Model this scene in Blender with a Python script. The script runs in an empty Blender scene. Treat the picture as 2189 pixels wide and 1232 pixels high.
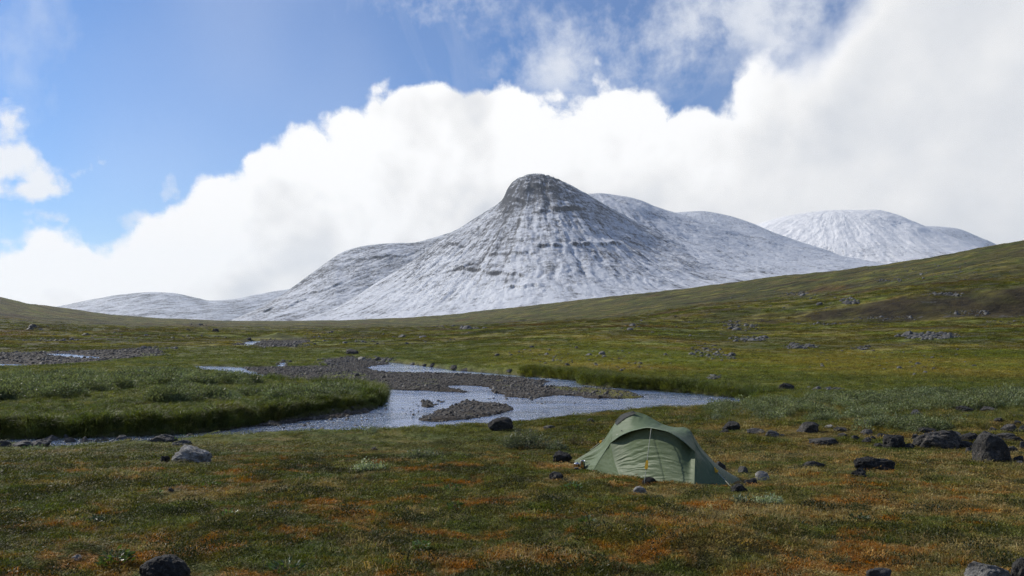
import bpy, bmesh, math, random
import numpy as np
from mathutils import Vector, Matrix, Euler

random.seed(7)
rng = np.random.default_rng(7)
S = bpy.context.scene
COL = S.collection
R = math.radians

# ------------------------------------------------------------------ camera
CAM_Z, FPX, CX, HY = 3.3, 1700.0, 1094.5, 690.0      # eye height over the river, focal length, principal column, horizon row
cam_d = bpy.data.cameras.new('camera')
cam_d.sensor_width = 36.0
cam_d.lens = 36.0 * FPX / 2189.0
cam_d.shift_y = (HY - 616.0) / 2189.0
cam_d.clip_start, cam_d.clip_end = 0.1, 40000.0
cam = bpy.data.objects.new('camera', cam_d)
COL.objects.link(cam)
cam.location = (0, 0, CAM_Z)
cam.rotation_euler = (R(90), 0, 0)
S.camera = cam

# ------------------------------------------------------------------ exposure
S.view_settings.view_transform = 'Standard'
S.view_settings.look = 'None'
S.view_settings.exposure = 0.0
S.view_settings.gamma = 1.0
S.view_settings.use_curve_mapping = False
S.cycles.use_denoising = True
S.cycles.denoising_prefilter = 'FAST'
S.cycles.sample_clamp_direct = 8.0
S.cycles.max_bounces = 6
S.cycles.diffuse_bounces = 3
S.cycles.glossy_bounces = 3
S.cycles.transmission_bounces = 3
S.cycles.volume_bounces = 0
S.cycles.sample_clamp_indirect = 4.0

# ------------------------------------------------------------------ sun
SUN_AZ, SUN_EL = -58.0, 34.0                          # degrees from the viewing direction, negative = left
sd = Vector((math.sin(R(SUN_AZ)) * math.cos(R(SUN_EL)), math.cos(R(SUN_AZ)) * math.cos(R(SUN_EL)), math.sin(R(SUN_EL))))
sun_d = bpy.data.lights.new('sun', 'SUN')
sun_d.energy = 5.0
sun_d.angle = R(0.53)
sun_d.color = (1.0, 0.93, 0.82)
sun = bpy.data.objects.new('sun', sun_d)
COL.objects.link(sun)
sun.rotation_euler = sd.to_track_quat('Z', 'Y').to_euler()

# ------------------------------------------------------------------ node helpers
class NT:
    """small helper round a node tree"""
    def __init__(self, tree):
        self.t = tree
    def n(self, typ, **kw):
        nd = self.t.nodes.new(typ)
        for k, v in kw.items():
            setattr(nd, k, v)
        return nd
    def link(self, a, b):
        self.t.links.new(a, b)
    def put(self, sock, v):
        if isinstance(v, bpy.types.NodeSocket):
            self.link(v, sock)
        elif v is not None:
            if hasattr(sock, 'default_value'):
                try:
                    sock.default_value = v
                except TypeError:
                    sock.default_value = tuple(v) + (1.0,)
                except ValueError:
                    sock.default_value = tuple(v) + (1.0,)
    def math(self, op, a, b=None, c=None, clamp=False):
        nd = self.n('ShaderNodeMath', operation=op, use_clamp=clamp)
        self.put(nd.inputs[0], a)
        if b is not None: self.put(nd.inputs[1], b)
        if c is not None: self.put(nd.inputs[2], c)
        return nd.outputs[0]
    def vmath(self, op, a, b=None, scale=None):
        nd = self.n('ShaderNodeVectorMath', operation=op)
        self.put(nd.inputs[0], a)
        if b is not None: self.put(nd.inputs[1], b)
        if scale is not None: self.put(nd.inputs['Scale'], scale)
        return nd.outputs['Value'] if op in ('DOT_PRODUCT', 'LENGTH') else nd.outputs[0]
    def xyz(self, v):
        nd = self.n('ShaderNodeSeparateXYZ'); self.link(v, nd.inputs[0]); return nd.outputs
    def comb(self, x, y, z):
        nd = self.n('ShaderNodeCombineXYZ')
        self.put(nd.inputs[0], x); self.put(nd.inputs[1], y); self.put(nd.inputs[2], z)
        return nd.outputs[0]
    def noise(self, vec, scale, detail=4, rough=0.55, dist=0.0, typ='FBM', lac=2.0, color=False):
        nd = self.n('ShaderNodeTexNoise')
        nd.noise_dimensions = '3D'
        try: nd.noise_type = typ
        except Exception: pass
        self.put(nd.inputs['Vector'], vec)
        nd.inputs['Scale'].default_value = scale
        nd.inputs['Detail'].default_value = detail
        nd.inputs['Roughness'].default_value = rough
        nd.inputs['Lacunarity'].default_value = lac
        nd.inputs['Distortion'].default_value = dist
        return nd.outputs['Color'] if color else nd.outputs['Fac']
    def voro(self, vec, scale, feature='F1', detail=0.0, rough=0.5, smooth=None, out='Distance'):
        nd = self.n('ShaderNodeTexVoronoi', feature=feature)
        self.put(nd.inputs['Vector'], vec)
        nd.inputs['Scale'].default_value = scale
        if 'Detail' in nd.inputs: nd.inputs['Detail'].default_value = detail
        if 'Roughness' in nd.inputs: nd.inputs['Roughness'].default_value = rough
        if smooth is not None and 'Smoothness' in nd.inputs: nd.inputs['Smoothness'].default_value = smooth
        return nd.outputs[out]
    def ss(self, v, a, b, lo=0.0, hi=1.0):
        nd = self.n('ShaderNodeMapRange', interpolation_type='SMOOTHSTEP')
        self.put(nd.inputs['Value'], v)
        for k, x in (('From Min', a), ('From Max', b), ('To Min', lo), ('To Max', hi)):
            self.put(nd.inputs[k], x)
        return nd.outputs[0]
    def lin(self, v, a, b, lo=0.0, hi=1.0):
        nd = self.n('ShaderNodeMapRange', interpolation_type='LINEAR')
        self.put(nd.inputs['Value'], v)
        for k, x in (('From Min', a), ('From Max', b), ('To Min', lo), ('To Max', hi)):
            self.put(nd.inputs[k], x)
        return nd.outputs[0]
    def mix(self, f, a, b, blend='MIX'):
        nd = self.n('ShaderNodeMix', data_type='RGBA', blend_type=blend)
        self.put(nd.inputs[0], f)
        self.put(nd.inputs[6], a if isinstance(a, bpy.types.NodeSocket) else tuple(a)[:3] + (1,))
        self.put(nd.inputs[7], b if isinstance(b, bpy.types.NodeSocket) else tuple(b)[:3] + (1,))
        return nd.outputs[2]
    def ramp(self, f, stops, interp='LINEAR'):
        nd = self.n('ShaderNodeValToRGB')
        cr = nd.color_ramp
        cr.interpolation = interp
        while len(cr.elements) > 1:
            cr.elements.remove(cr.elements[-1])
        first = True
        for p, c in stops:
            if not isinstance(c, (tuple, list)): c = (c, c, c)
            if first:
                e = cr.elements[0]; e.position = p; first = False
            else:
                e = cr.elements.new(p)
            e.color = tuple(c)[:3] + (1.0,)
        self.put(nd.inputs[0], f)
        return nd.outputs[0]
    def bump(self, h, strength=0.5, dist=0.1, normal=None):
        nd = self.n('ShaderNodeBump')
        self.put(nd.inputs['Height'], h)
        nd.inputs['Strength'].default_value = strength
        nd.inputs['Distance'].default_value = dist
        if normal is not None: self.link(normal, nd.inputs['Normal'])
        return nd.outputs[0]

def new_mat(name):
    m = bpy.data.materials.new(name)
    m.use_nodes = True
    m.node_tree.nodes.clear()
    nt = NT(m.node_tree)
    out = nt.n('ShaderNodeOutputMaterial')
    return m, nt, out

def principled(nt, out, color, rough=0.8, normal=None, spec=0.5, metallic=0.0):
    p = nt.n('ShaderNodeBsdfPrincipled')
    nt.put(p.inputs['Base Color'], color if isinstance(color, bpy.types.NodeSocket) else tuple(color)[:3] + (1,))
    nt.put(p.inputs['Roughness'], rough)
    nt.put(p.inputs['Metallic'], metallic)
    nt.put(p.inputs['Specular IOR Level'], spec)
    if normal is not None: nt.link(normal, p.inputs['Normal'])
    nt.link(p.outputs[0], out.inputs['Surface'])
    return p

# ------------------------------------------------------------------ sky: clear Nishita sky with a cumulus bank and thin high cloud
def px_az(px): return math.atan((px - CX) / FPX)
def px_el(px, py): return math.atan((HY - py) / FPX * math.cos(px_az(px)))

world = bpy.data.worlds.new('World')
S.world = world
world.use_nodes = True
world.cycles.sampling_method = 'MANUAL'
world.cycles.sample_map_resolution = 256
world.node_tree.nodes.clear()
w = NT(world.node_tree)
w_out = w.n('ShaderNodeOutputWorld')
bg = w.n('ShaderNodeBackground')
SKY_STRENGTH = 0.1
bg.inputs['Strength'].default_value = SKY_STRENGTH
w.link(bg.outputs[0], w_out.inputs['Surface'])
sky = w.n('ShaderNodeTexSky')
sky.sky_type = 'NISHITA'
sky.sun_disc = False
sky.sun_elevation = R(SUN_EL)
sky.sun_rotation = R(SUN_AZ)
sky.altitude = 800
sky.air_density = 1.0
sky.dust_density = 0.6
sky.ozone_density = 2.0
geo = w.n('ShaderNodeTexCoord')
D = w.vmath('NORMALIZE', geo.outputs['Generated'])
dx, dy, dz = w.xyz(D)
az = w.math('ARCTAN2', dx, dy)
el = w.math('ARCSINE', dz)
azn = w.lin(az, -math.pi, math.pi)                     # 0..1 over the whole circle
skycol = w.mix(1.0, sky.outputs[0], (0.46, 0.76, 1.12), 'MULTIPLY')

ELMAX = 1.0
def outline(pts, extra_lo, extra_hi):
    st = []
    for a, e in extra_lo: st.append((a, e))
    for px, py in pts: st.append((math.degrees(px_az(px)), math.degrees(px_el(px, py))))
    for a, e in extra_hi: st.append((a, e))
    return [((a + 180) / 360, max(0.0, math.radians(e) / ELMAX)) for a, e in st]
# top edge of the cumulus bank
top = outline([(0, 486), (120, 484), (250, 496), (330, 452), (395, 395), (470, 356), (525, 338), (600, 282), (660, 275), (700, 250),
               (775, 228), (800, 188), (860, 166), (960, 157), (1090, 166), (1180, 186), (1310, 198), (1390, 176), (1450, 210), (1490, 218),
               (1570, 176), (1595, 100), (1690, 78), (1760, 20)],
              [(-180, 9), (-110, 13), (-60, 10)], [(27, 30), (45, 33), (75, 22), (115, 10), (180, 9)])
top_el = w.math('MULTIPLY', w.ramp(azn, top, 'LINEAR'), ELMAX)
# warp and billows
wn = w.noise(D, 5.0, 2, 0.5, color=True)
wv = w.vmath('SCALE', w.vmath('SUBTRACT', wn, (0.5, 0.5, 0.5)), scale=0.05)
Dw = w.vmath('ADD', D, wv)
bil1 = w.voro(Dw, 11.0, 'F1', 2.0, 0.5)
bil2 = w.noise(Dw, 30.0, 6, 0.58)
bil3 = w.noise(Dw, 7.0, 2, 0.5)
edge = w.math('ADD', w.math('MULTIPLY', w.math('SUBTRACT', 0.45, bil1), 0.055), w.math('MULTIPLY', w.math('SUBTRACT', bil2, 0.5), 0.060))
edge = w.math('ADD', edge, w.math('MULTIPLY', w.math('SUBTRACT', bil3, 0.5), 0.05))
depth_in = w.math('ADD', w.math('ADD', w.math('SUBTRACT', top_el, el), 0.024), edge)      # > 0 inside the bank
softn = w.ramp(azn, [(0.0, 0.02), ((math.degrees(px_az(300)) + 180) / 360, 0.024), ((math.degrees(px_az(460)) + 180) / 360, 0.019),
                     ((math.degrees(px_az(1150)) + 180) / 360, 0.018), ((math.degrees(px_az(1550)) + 180) / 360, 0.02),
                     ((math.degrees(px_az(1750)) + 180) / 360, 0.10), (1.0, 0.08)])
mask = w.ss(depth_in, 0.0, softn)
# shading of the bank: bright crisp rim, softer blue-grey body
body = w.noise(w.vmath('MULTIPLY', Dw, (1.0, 1.0, 1.7)), 4.2, 3, 0.5)
body2 = w.noise(w.vmath('ADD', Dw, tuple(0.035 * x for x in sd)), 10.0, 3, 0.5)
body2b = w.noise(Dw, 10.0, 3, 0.5)
slope = w.math('MULTIPLY', w.math('SUBTRACT', body2b, body2), 0.75)
rim = w.ss(depth_in, 0.0, 0.16, 1.0, 0.0)
rsm = w.ss(az, R(0), R(24), 1.0, 0.35)
lum = w.math('ADD', w.math('MULTIPLY', w.math('MULTIPLY', w.math('SUBTRACT', w.ss(body, 0.32, 0.64), 0.5), 0.19), rsm), 0.915)
lum = w.math('ADD', lum, w.math('MULTIPLY', rim, 0.22))
lum = w.math('ADD', lum, w.math('MULTIPLY', slope, rsm))
left_glow = w.ss(az, R(-40), R(12), 0.10, -0.02)
lum = w.math('ADD', lum, left_glow)
right_dim = w.ss(az, R(2), R(30), 0.0, -0.05)
lum = w.math('ADD', lum, right_dim)
lum = w.math('MINIMUM', w.math('MAXIMUM', lum, 0.6), 1.06)
tint = w.mix(w.ss(lum, 0.66, 0.98), (0.90, 0.95, 1.03), (1.0, 1.0, 1.0))
ccol = w.vmath('SCALE', tint, scale=w.math('DIVIDE', lum, SKY_STRENGTH))

# thin high cloud: streaks on the left, broken puffs above the bank
stv = w.vmath('MULTIPLY', D, (1.0, 1.0, 0.30))
str1 = w.noise(w.vmath('ADD', stv, w.vmath('SCALE', w.noise(D, 3.0, 1, 0.5, color=True), scale=0.22)), 9.0, 5, 0.6)
streak = w.math('MULTIPLY', w.ss(str1, 0.46, 0.80), w.ss(el, R(4), R(16)))
streak = w.math('MULTIPLY', w.math('MULTIPLY', streak, 0.38), w.ss(az, R(4), R(-10)))
veil = w.math('MULTIPLY', w.ss(w.noise(D, 2.4, 2, 0.5), 0.35, 0.75), 0.22)
puf = w.noise(w.vmath('ADD', Dw, (3.1, 1.7, 0.4)), 8.5, 7, 0.66)
def blob(px, py, rx, ry):
    ddx = w.math('DIVIDE', w.math('SUBTRACT', az, px_az(px)), rx / FPX)
    ddy = w.math('DIVIDE', w.math('SUBTRACT', el, px_el(px, py)), ry / FPX)
    return w.math('SQRT', w.math('ADD', w.math('POWER', ddx, 2), w.math('POWER', ddy, 2)))
pz = w.math('MINIMUM', blob(1290, 105, 360, 125), blob(950, 0, 190, 70))
pz = w.math('MINIMUM', pz, blob(1560, 40, 330, 90))
puffs = w.ss(w.math('SUBTRACT', puf, w.math('MULTIPLY', pz, 0.09)), 0.25, 0.60)
puffs = w.math('MULTIPLY', puffs, w.ss(pz, 1.35, 0.3))
puffs = w.math('MULTIPLY', puffs, 0.80)
# scattered small clouds elsewhere over the hemisphere
fair = w.noise(w.vmath('MULTIPLY', Dw, (1, 1, 1.6)), 3.1, 4, 0.56)
fair = w.math('MULTIPLY', w.ss(fair, 0.56, 0.70), w.ss(w.math('ABSOLUTE', az), R(38), R(60)))
fair = w.math('MULTIPLY', fair, w.ss(el, R(60), R(25)))
# the small cumulus at the left edge
lb = w.math('MINIMUM', blob(45, 345, 150, 100), blob(60, 405, 135, 36))
lcu = w.math('ADD', w.math('SUBTRACT', 1.18, lb), w.math('ADD', w.math('MULTIPLY', w.math('SUBTRACT', 0.42, bil1), 1.0), w.math('MULTIPLY', w.math('SUBTRACT', bil2, 0.5), 1.7)))
lcu = w.ss(lcu, 0.05, 0.6)
lcu = w.math('MULTIPLY', lcu, 0.95)
lb2 = blob(125, 470, 75, 32)
lcu2 = w.ss(w.math('ADD', w.math('SUBTRACT', 0.7, lb2), w.math('MULTIPLY', w.math('SUBTRACT', bil2, 0.5), 2.6)), 0.0, 1.0)
lb3 = w.math('MINIMUM', blob(300, 470, 110, 45), blob(370, 405, 60, 60))
lcu3 = w.math('MULTIPLY', w.ss(w.math('ADD', w.math('SUBTRACT', 0.7, lb3), w.math('MULTIPLY', w.math('SUBTRACT', bil2, 0.5), 2.2)), 0.0, 1.0), 0.7)
thin = w.math('MAXIMUM', w.math('MAXIMUM', streak, puffs), w.math('MAXIMUM', fair, veil))
thin = w.math('MAXIMUM', thin, w.math('MAXIMUM', lcu, w.math('MAXIMUM', lcu2, lcu3)))
c1 = w.mix(thin, skycol, tuple(x / SKY_STRENGTH for x in (0.93, 0.95, 0.98)))
c2 = w.mix(mask, c1, ccol)
w.link(c2, bg.inputs['Color'])

# ------------------------------------------------------------------ mesh helpers
def mesh_arrays(name, verts, faces, smooth=True):
    """verts (n,3), faces (m,k) all of the same size k"""
    me = bpy.data.meshes.new(name)
    verts = np.asarray(verts, dtype=np.float32); faces = np.asarray(faces, dtype=np.int32)
    m, k = faces.shape
    me.vertices.add(len(verts)); me.vertices.foreach_set('co', verts.ravel())
    me.loops.add(m * k); me.loops.foreach_set('vertex_index', faces.ravel())
    me.polygons.add(m)
    me.polygons.foreach_set('loop_start', np.arange(0, m * k, k, dtype=np.int32))
    me.polygons.foreach_set('use_smooth', np.full(m, smooth, dtype=bool))
    me.update(calc_edges=True)
    return me

def obj(name, me, mat=None, parent=None):
    o = bpy.data.objects.new(name, me)
    COL.objects.link(o)
    if mat is not None:
        me.materials.clear(); me.materials.append(mat)
    if parent is not None: o.parent = parent
    return o

def tag(o, label=None, cat=None, group=None, kind=None):
    if label: o['label'] = label
    if cat: o['category'] = cat
    if group: o['group'] = group
    if kind: o['kind'] = kind
    return o

def empty(name, loc, rz=0.0):
    o = bpy.data.objects.new(name, None)
    COL.objects.link(o)
    o.location = loc; o.rotation_euler = (0, 0, rz)
    o.empty_display_size = 0.2
    return o

def grid_faces(n, m):
    """faces of an n x m vertex grid (row major, m columns)"""
    i = np.arange(n - 1)[:, None] * m + np.arange(m - 1)[None, :]
    return np.stack([i, i + 1, i + m + 1, i + m], -1).reshape(-1, 4)

# ------------------------------------------------------------------ noise in numpy
def perlin(x, y, seed=0):
    x = np.asarray(x, dtype=np.float64); y = np.asarray(y, dtype=np.float64)
    xi = np.floor(x).astype(np.int64); yi = np.floor(y).astype(np.int64)
    xf = x - xi; yf = y - yi
    def grad(ix, iy, fx, fy):
        h = (ix * 374761393 + iy * 668265263 + seed * 974634777) & 0xffffffff
        h = ((h ^ (h >> 13)) * 1274126177) & 0xffffffff
        h = (h ^ (h >> 16)) & 0xffff
        a = h * (2 * math.pi / 65536.0)
        return np.cos(a) * fx + np.sin(a) * fy
    u = xf * xf * xf * (xf * (xf * 6 - 15) + 10); v = yf * yf * yf * (yf * (yf * 6 - 15) + 10)
    a = grad(xi, yi, xf, yf); b = grad(xi + 1, yi, xf - 1, yf)
    c = grad(xi, yi + 1, xf, yf - 1); d = grad(xi + 1, yi + 1, xf - 1, yf - 1)
    return ((a + (b - a) * u) * (1 - v) + (c + (d - c) * u) * v) * 1.5

def fbm(x, y, octaves=4, seed=0, gain=0.5, lac=2.03):
    t = 0.0; amp = 1.0; s = 0.0
    for i in range(octaves):
        t = t + amp * perlin(x, y, seed + i * 17); s += amp
        x = x * lac + 11.3; y = y * lac - 7.9; amp *= gain
    return t / s

def ridged(x, y, octaves=4, seed=0, gain=0.5, lac=2.1):
    t = 0.0; amp = 1.0; s = 0.0
    for i in range(octaves):
        t = t + amp * (1 - 2 * np.abs(perlin(x, y, seed + i * 17))); s += amp
        x = x * lac + 5.3; y = y * lac - 3.1; amp *= gain
    return t / s

def sstep(a, b, v):
    t = np.clip((v - a) / (b - a), 0, 1)
    return t * t * (3 - 2 * t)

def pchip(xp, yp, x):
    xp = np.asarray(xp, float); yp = np.asarray(yp, float); x = np.asarray(x, float)
    h = np.diff(xp); dl = np.diff(yp) / h
    m = np.zeros_like(yp)
    for i in range(1, len(xp) - 1):
        if dl[i - 1] * dl[i] > 0:
            w1 = 2 * h[i] + h[i - 1]; w2 = h[i] + 2 * h[i - 1]
            m[i] = (w1 + w2) / (w1 / dl[i - 1] + w2 / dl[i])
    m[0] = dl[0]; m[-1] = dl[-1]
    k = np.clip(np.searchsorted(xp, x) - 1, 0, len(xp) - 2)
    xc = np.clip(x, xp[0], xp[-1])
    t = (xc - xp[k]) / h[k]
    return ((2 * t**3 - 3 * t**2 + 1) * yp[k] + (t**3 - 2 * t**2 + t) * h[k] * m[k] + (-2 * t**3 + 3 * t**2) * yp[k + 1] + (t**3 - t**2) * h[k] * m[k + 1])

def poly_sd(poly, x, y):
    """signed distance to a polygon, positive inside"""
    P = np.asarray(poly, float)
    x = np.asarray(x, float); y = np.asarray(y, float)
    d2 = np.full(x.shape, 1e18); inside = np.zeros(x.shape, bool)
    n = len(P)
    for i in range(n):
        ax, ay = P[i]; bx, by = P[(i + 1) % n]
        ex, ey = bx - ax, by - ay
        t = np.clip(((x - ax) * ex + (y - ay) * ey) / (ex * ex + ey * ey + 1e-12), 0, 1)
        d2 = np.minimum(d2, (x - ax - t * ex) ** 2 + (y - ay - t * ey) ** 2)
        if ay != by:
            c = ((ay > y) != (by > y)) & (x < (bx - ax) * (y - ay) / (by - ay) + ax)
            inside ^= c
    return np.where(inside, 1, -1) * np.sqrt(d2)

def on_plane(pts, z=0.0):
    """picture points read off the photograph, as places on the level plane z"""
    out = []
    for px, py in pts:
        yy = (CAM_Z - z) * FPX / (py - HY)
        out.append(((px - CX) / FPX * yy, yy))
    return out

# ------------------------------------------------------------------ the lie of the land
DROP = ([-50, 0, 6, 12, 16, 20, 24, 45], [1.35, 1.6, 2.0, 2.4, 2.72, 3.08, 3.2, 2.9])   # how far the near bank lies below the eye
COLS = {   # picture column -> (distance, picture row) of the land beyond the near bank
    -700: [(22, 'z.32'), (30, 'z.55'), (60, 'z.8'), (110, 722), (200, 690), (500, 600), (900, 520)],
    0:    [(21.5, 'z.10'), (24, 'z.38'), (30, 'z.46'), (40, 'z.24'), (60, 'z.14'), (85, 757), (130, 728), (200, 706), (350, 685), (600, 660), (900, 637)],
    120:  [(21.5, 'z.10'), (24, 'z.38'), (30, 'z.46'), (40, 'z.24'), (60, 'z.14'), (85, 757), (130, 729), (200, 708), (400, 690), (700, 674), (1100, 661)],
    300:  [(21.5, 'z.10'), (24, 'z.38'), (30, 'z.46'), (40, 'z.24'), (60, 'z.14'), (85, 756), (130, 729), (220, 710), (500, 696), (1000, 686), (1500, 679)],
    600:  [(21.5, 'z.09'), (24, 'z.30'), (30, 'z.42'), (40, 'z.22'), (60, 'z.14'), (85, 755), (130, 731), (250, 712), (600, 699), (1500, 691), (2500, 688)],
    900:  [(22, 'z.09'), (26, 'z.12'), (35, 'z.25'), (62, 'z.3'), (75, 758), (100, 739), (160, 719), (300, 706), (800, 693), (2200, 681)],
    1050: [(22, 'z.14'), (26, 'z.10'), (35, 'z.25'), (52, 'z.3'), (62, 768), (80, 744), (130, 719), (260, 703), (700, 688), (1800, 666)],
    1200: [(22, 'z.2'), (28, 'z.10'), (35, 'z.15'), (45, 'z.3'), (55, 776), (75, 744), (110, 718), (200, 700), (500, 681), (1500, 651)],
    1350: [(22, 'z.24'), (29, 'z.11'), (35, 'z.15'), (42, 'z.35'), (60, 768), (85, 735), (120, 711), (200, 693), (450, 670), (1200, 637)],
    1500: [(22, 'z.28'), (31, 'z.12'), (39, 'z.3'), (60, 772), (85, 742), (120, 718), (165, 704), (205, 694), (222, 676), (420, 654), (1000, 623)],
    1650: [(22, 'z.33'), (34, 'z.25'), (45, 'z.38'), (70, 762), (105, 728), (150, 707), (190, 695), (206, 671), (360, 645), (850, 605)],
    1800: [(22, 'z.38'), (35, 'z.4'), (50, 'z.45'), (75, 757), (110, 725), (150, 704), (182, 692), (197, 656), (320, 632), (720, 589)],
    2000: [(22, 'z.45'), (35, 'z.5'), (50, 'z.6'), (75, 753), (110, 720), (150, 700), (174, 689), (191, 632), (300, 608), (620, 562)],
    2189: [(22, 'z.5'), (35, 'z.55'), (50, 'z.7'), (75, 749), (110, 716), (148, 696), (168, 685), (186, 616), (270, 600), (550, 527)],
    2800: [(22, 'z.55'), (35, 'z.7'), (50, 'z1.0'), (75, 735), (110, 700), (145, 678), (163, 666), (183, 585), (260, 560), (500, 430)],
}
LY0, LY1, NLY = math.log(0.5), math.log(14000.0), 1000
ly = np.linspace(LY0, LY1, NLY); yy_tab = np.exp(ly)
cpx = sorted(COLS)
tab = []
for px in cpx:
    ys, zs = [0.5, 3, 6, 9, 12, 15, 18], None
    zs = [CAM_Z - float(pchip(DROP[0], DROP[1], np.array([v]))[0]) for v in ys]
    for d, v in COLS[px]:
        zs.append(float(v[1:]) if isinstance(v, str) else CAM_Z - (v - HY) / FPX * d)
        ys.append(d)
    yl, zl = ys[-1], zs[-1]
    ys += [yl * 1.35, yl * 2.2, 14001.0]
    zs += [zl + (0.03 if zl > 8 else 0.0) * zl, zl * 0.8, min(zl * 0.6, 4.0)]
    tab.append(pchip(np.log(ys), zs, ly))
tab = np.array(tab)                                    # columns x distances
# resample smoothly over the columns
fpx = np.linspace(cpx[0], cpx[-1], 351)
full = np.stack([pchip(cpx, tab[:, k], fpx) for k in range(NLY)], 1)
ker = np.exp(-0.5 * (np.arange(-9, 10) / 3.5) ** 2); ker /= ker.sum()
pad = np.pad(full, ((9, 9), (0, 0)), 'edge')
full = sum(ker[i] * pad[i:i + full.shape[0]] for i in range(19))
ker2 = np.exp(-0.5 * (np.arange(-4, 5) / 1.2) ** 2); ker2 /= ker2.sum()
pad = np.pad(full, ((0, 0), (4, 4)), 'edge')
full = sum(ker2[i] * pad[:, i:i + full.shape[1]] for i in range(9))

def tab_lookup(px, d):
    fx = np.clip((px - fpx[0]) / (fpx[1] - fpx[0]), 0, len(fpx) - 1.001)
    fy = np.clip((np.log(np.maximum(d, 0.5)) - LY0) / (LY1 - LY0) * (NLY - 1), 0, NLY - 1.001)
    i = fx.astype(int); j = fy.astype(int); a = fx - i; b = fy - j
    return (full[i, j] * (1 - a) + full[i + 1, j] * a) * (1 - b) + (full[i, j + 1] * (1 - a) + full[i + 1, j + 1] * a) * b

AZL = R(44.0)
def land(x, y):
    a = np.arctan2(x, y); r = np.hypot(x, y)
    ac = np.clip(a, -AZL, AZL)
    d = r * np.cos(ac)
    z = tab_lookup(CX + FPX * np.tan(ac), d)
    # behind the eye the left and right sides run together
    back = np.abs(a) > R(150)
    if np.any(back):
        t = (np.clip((np.abs(a) - R(150)) / R(30), 0, 1)) * 0.5
        z2 = tab_lookup(CX - FPX * np.tan(ac), d)
        z = z * (1 - t) + z2 * t
    return z

# river bed and gravel, traced where the water level meets the banks
RIVER = on_plane([(-500, 978), (-200, 968), (0, 961), (120, 958), (250, 952), (370, 945), (500, 938), (600, 934), (730, 931), (850, 923), (950, 918), (1040, 916),
                  (1110, 908), (1180, 900), (1260, 891), (1340, 883), (1460, 877), (1560, 873), (1640, 864),
                  (1600, 853), (1480, 840), (1410, 834), (1340, 831), (1285, 827), (1240, 822), (1236, 814), (1150, 806), (1060, 799), (960, 791), (930, 786),
                  (860, 778), (800, 772), (750, 766), (700, 768), (690, 777), (700, 786), (640, 785), (560, 785), (515, 786), (480, 784), (412, 783),
                  (425, 793), (500, 805), (560, 813), (620, 821), (680, 828), (740, 834), (785, 839), (818, 850), (818, 862), (800, 874), (730, 884), (640, 896),
                  (560, 907), (490, 917), (400, 926), (300, 931), (150, 935), (0, 939), (-200, 943), (-500, 948)])
BARS = [
    on_plane([(512, 787), (600, 786), (690, 785), (690, 770), (750, 765), (800, 772), (840, 779), (820, 781), (790, 784), (790, 790), (830, 797), (930, 798), (1000, 801), (1060, 804), (1120, 809), (1180, 815),
              (1170, 822), (1150, 824), (1190, 828), (1240, 830), (1300, 832), (1350, 838), (1385, 850), (1340, 855), (1260, 853), (1205, 846), (1170, 850), (1140, 854), (1080, 850), (1055, 842), (1030, 826),
              (965, 825), (975, 832), (1010, 838), (990, 841), (900, 836), (800, 833), (745, 827), (650, 816), (590, 808), (555, 803)]),
    on_plane([(985, 857), (1050, 862), (1113, 872), (1090, 885), (1010, 898), (930, 904), (885, 902), (892, 890), (925, 880), (960, 868)]),
    on_plane([(885, 858), (930, 856), (945, 864), (915, 874), (890, 868)]),
    on_plane([(820, 866), (800, 874), (730, 884), (640, 896), (560, 907), (500, 917), (580, 912), (660, 902), (740, 893), (800, 880)]),
]
UPPER = [   # the braided streams further up the valley: bed polygons with their water strips
    (on_plane([(-600, 800), (-300, 790), (0, 789), (110, 785), (200, 776), (280, 768), (350, 762), (340, 752), (330, 747), (200, 750), (100, 754), (0, 756), (-300, 752), (-600, 750)]),
     [on_plane([(-300, 775), (0, 779), (50, 781), (72, 785), (30, 786), (0, 785), (-300, 783)]), on_plane([(95, 757), (145, 757), (160, 760), (205, 764), (225, 767), (190, 767), (140, 763), (105, 760)])]),
    (on_plane([(500, 741), (515, 735), (545, 727), (575, 722), (640, 726), (665, 733), (620, 744), (560, 742)]),
     [on_plane([(500, 735), (530, 727), (562, 726), (552, 732), (535, 740), (523, 742), (527, 735)])]),
    (on_plane([(590, 783), (595, 776), (612, 774), (615, 781), (606, 787)]), [on_plane([(592, 783), (597, 777), (610, 776), (611, 781), (604, 786)])]),
]
MOUNDS = [(595, 724, 150.0, 2.0, 0.9), (1640, 1150, None, 0.30, 0.16), (1555, 1190, None, 0.30, 0.12), (1500, 1178, None, .5, .10), (560, 1128, None, .6, .08), (1330, 1140, None, .5, .08), (170, 1195, None, .35, .10)]

def near_range(y_px):
    """distance at which a picture row meets the near bank"""
    ds = np.linspace(3, 60, 3000); zz = CAM_Z - pchip(DROP[0], DROP[1], ds)
    rows = HY + FPX * (CAM_Z - zz) / ds
    return float(ds[np.argmin(np.abs(rows - y_px))])

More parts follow.
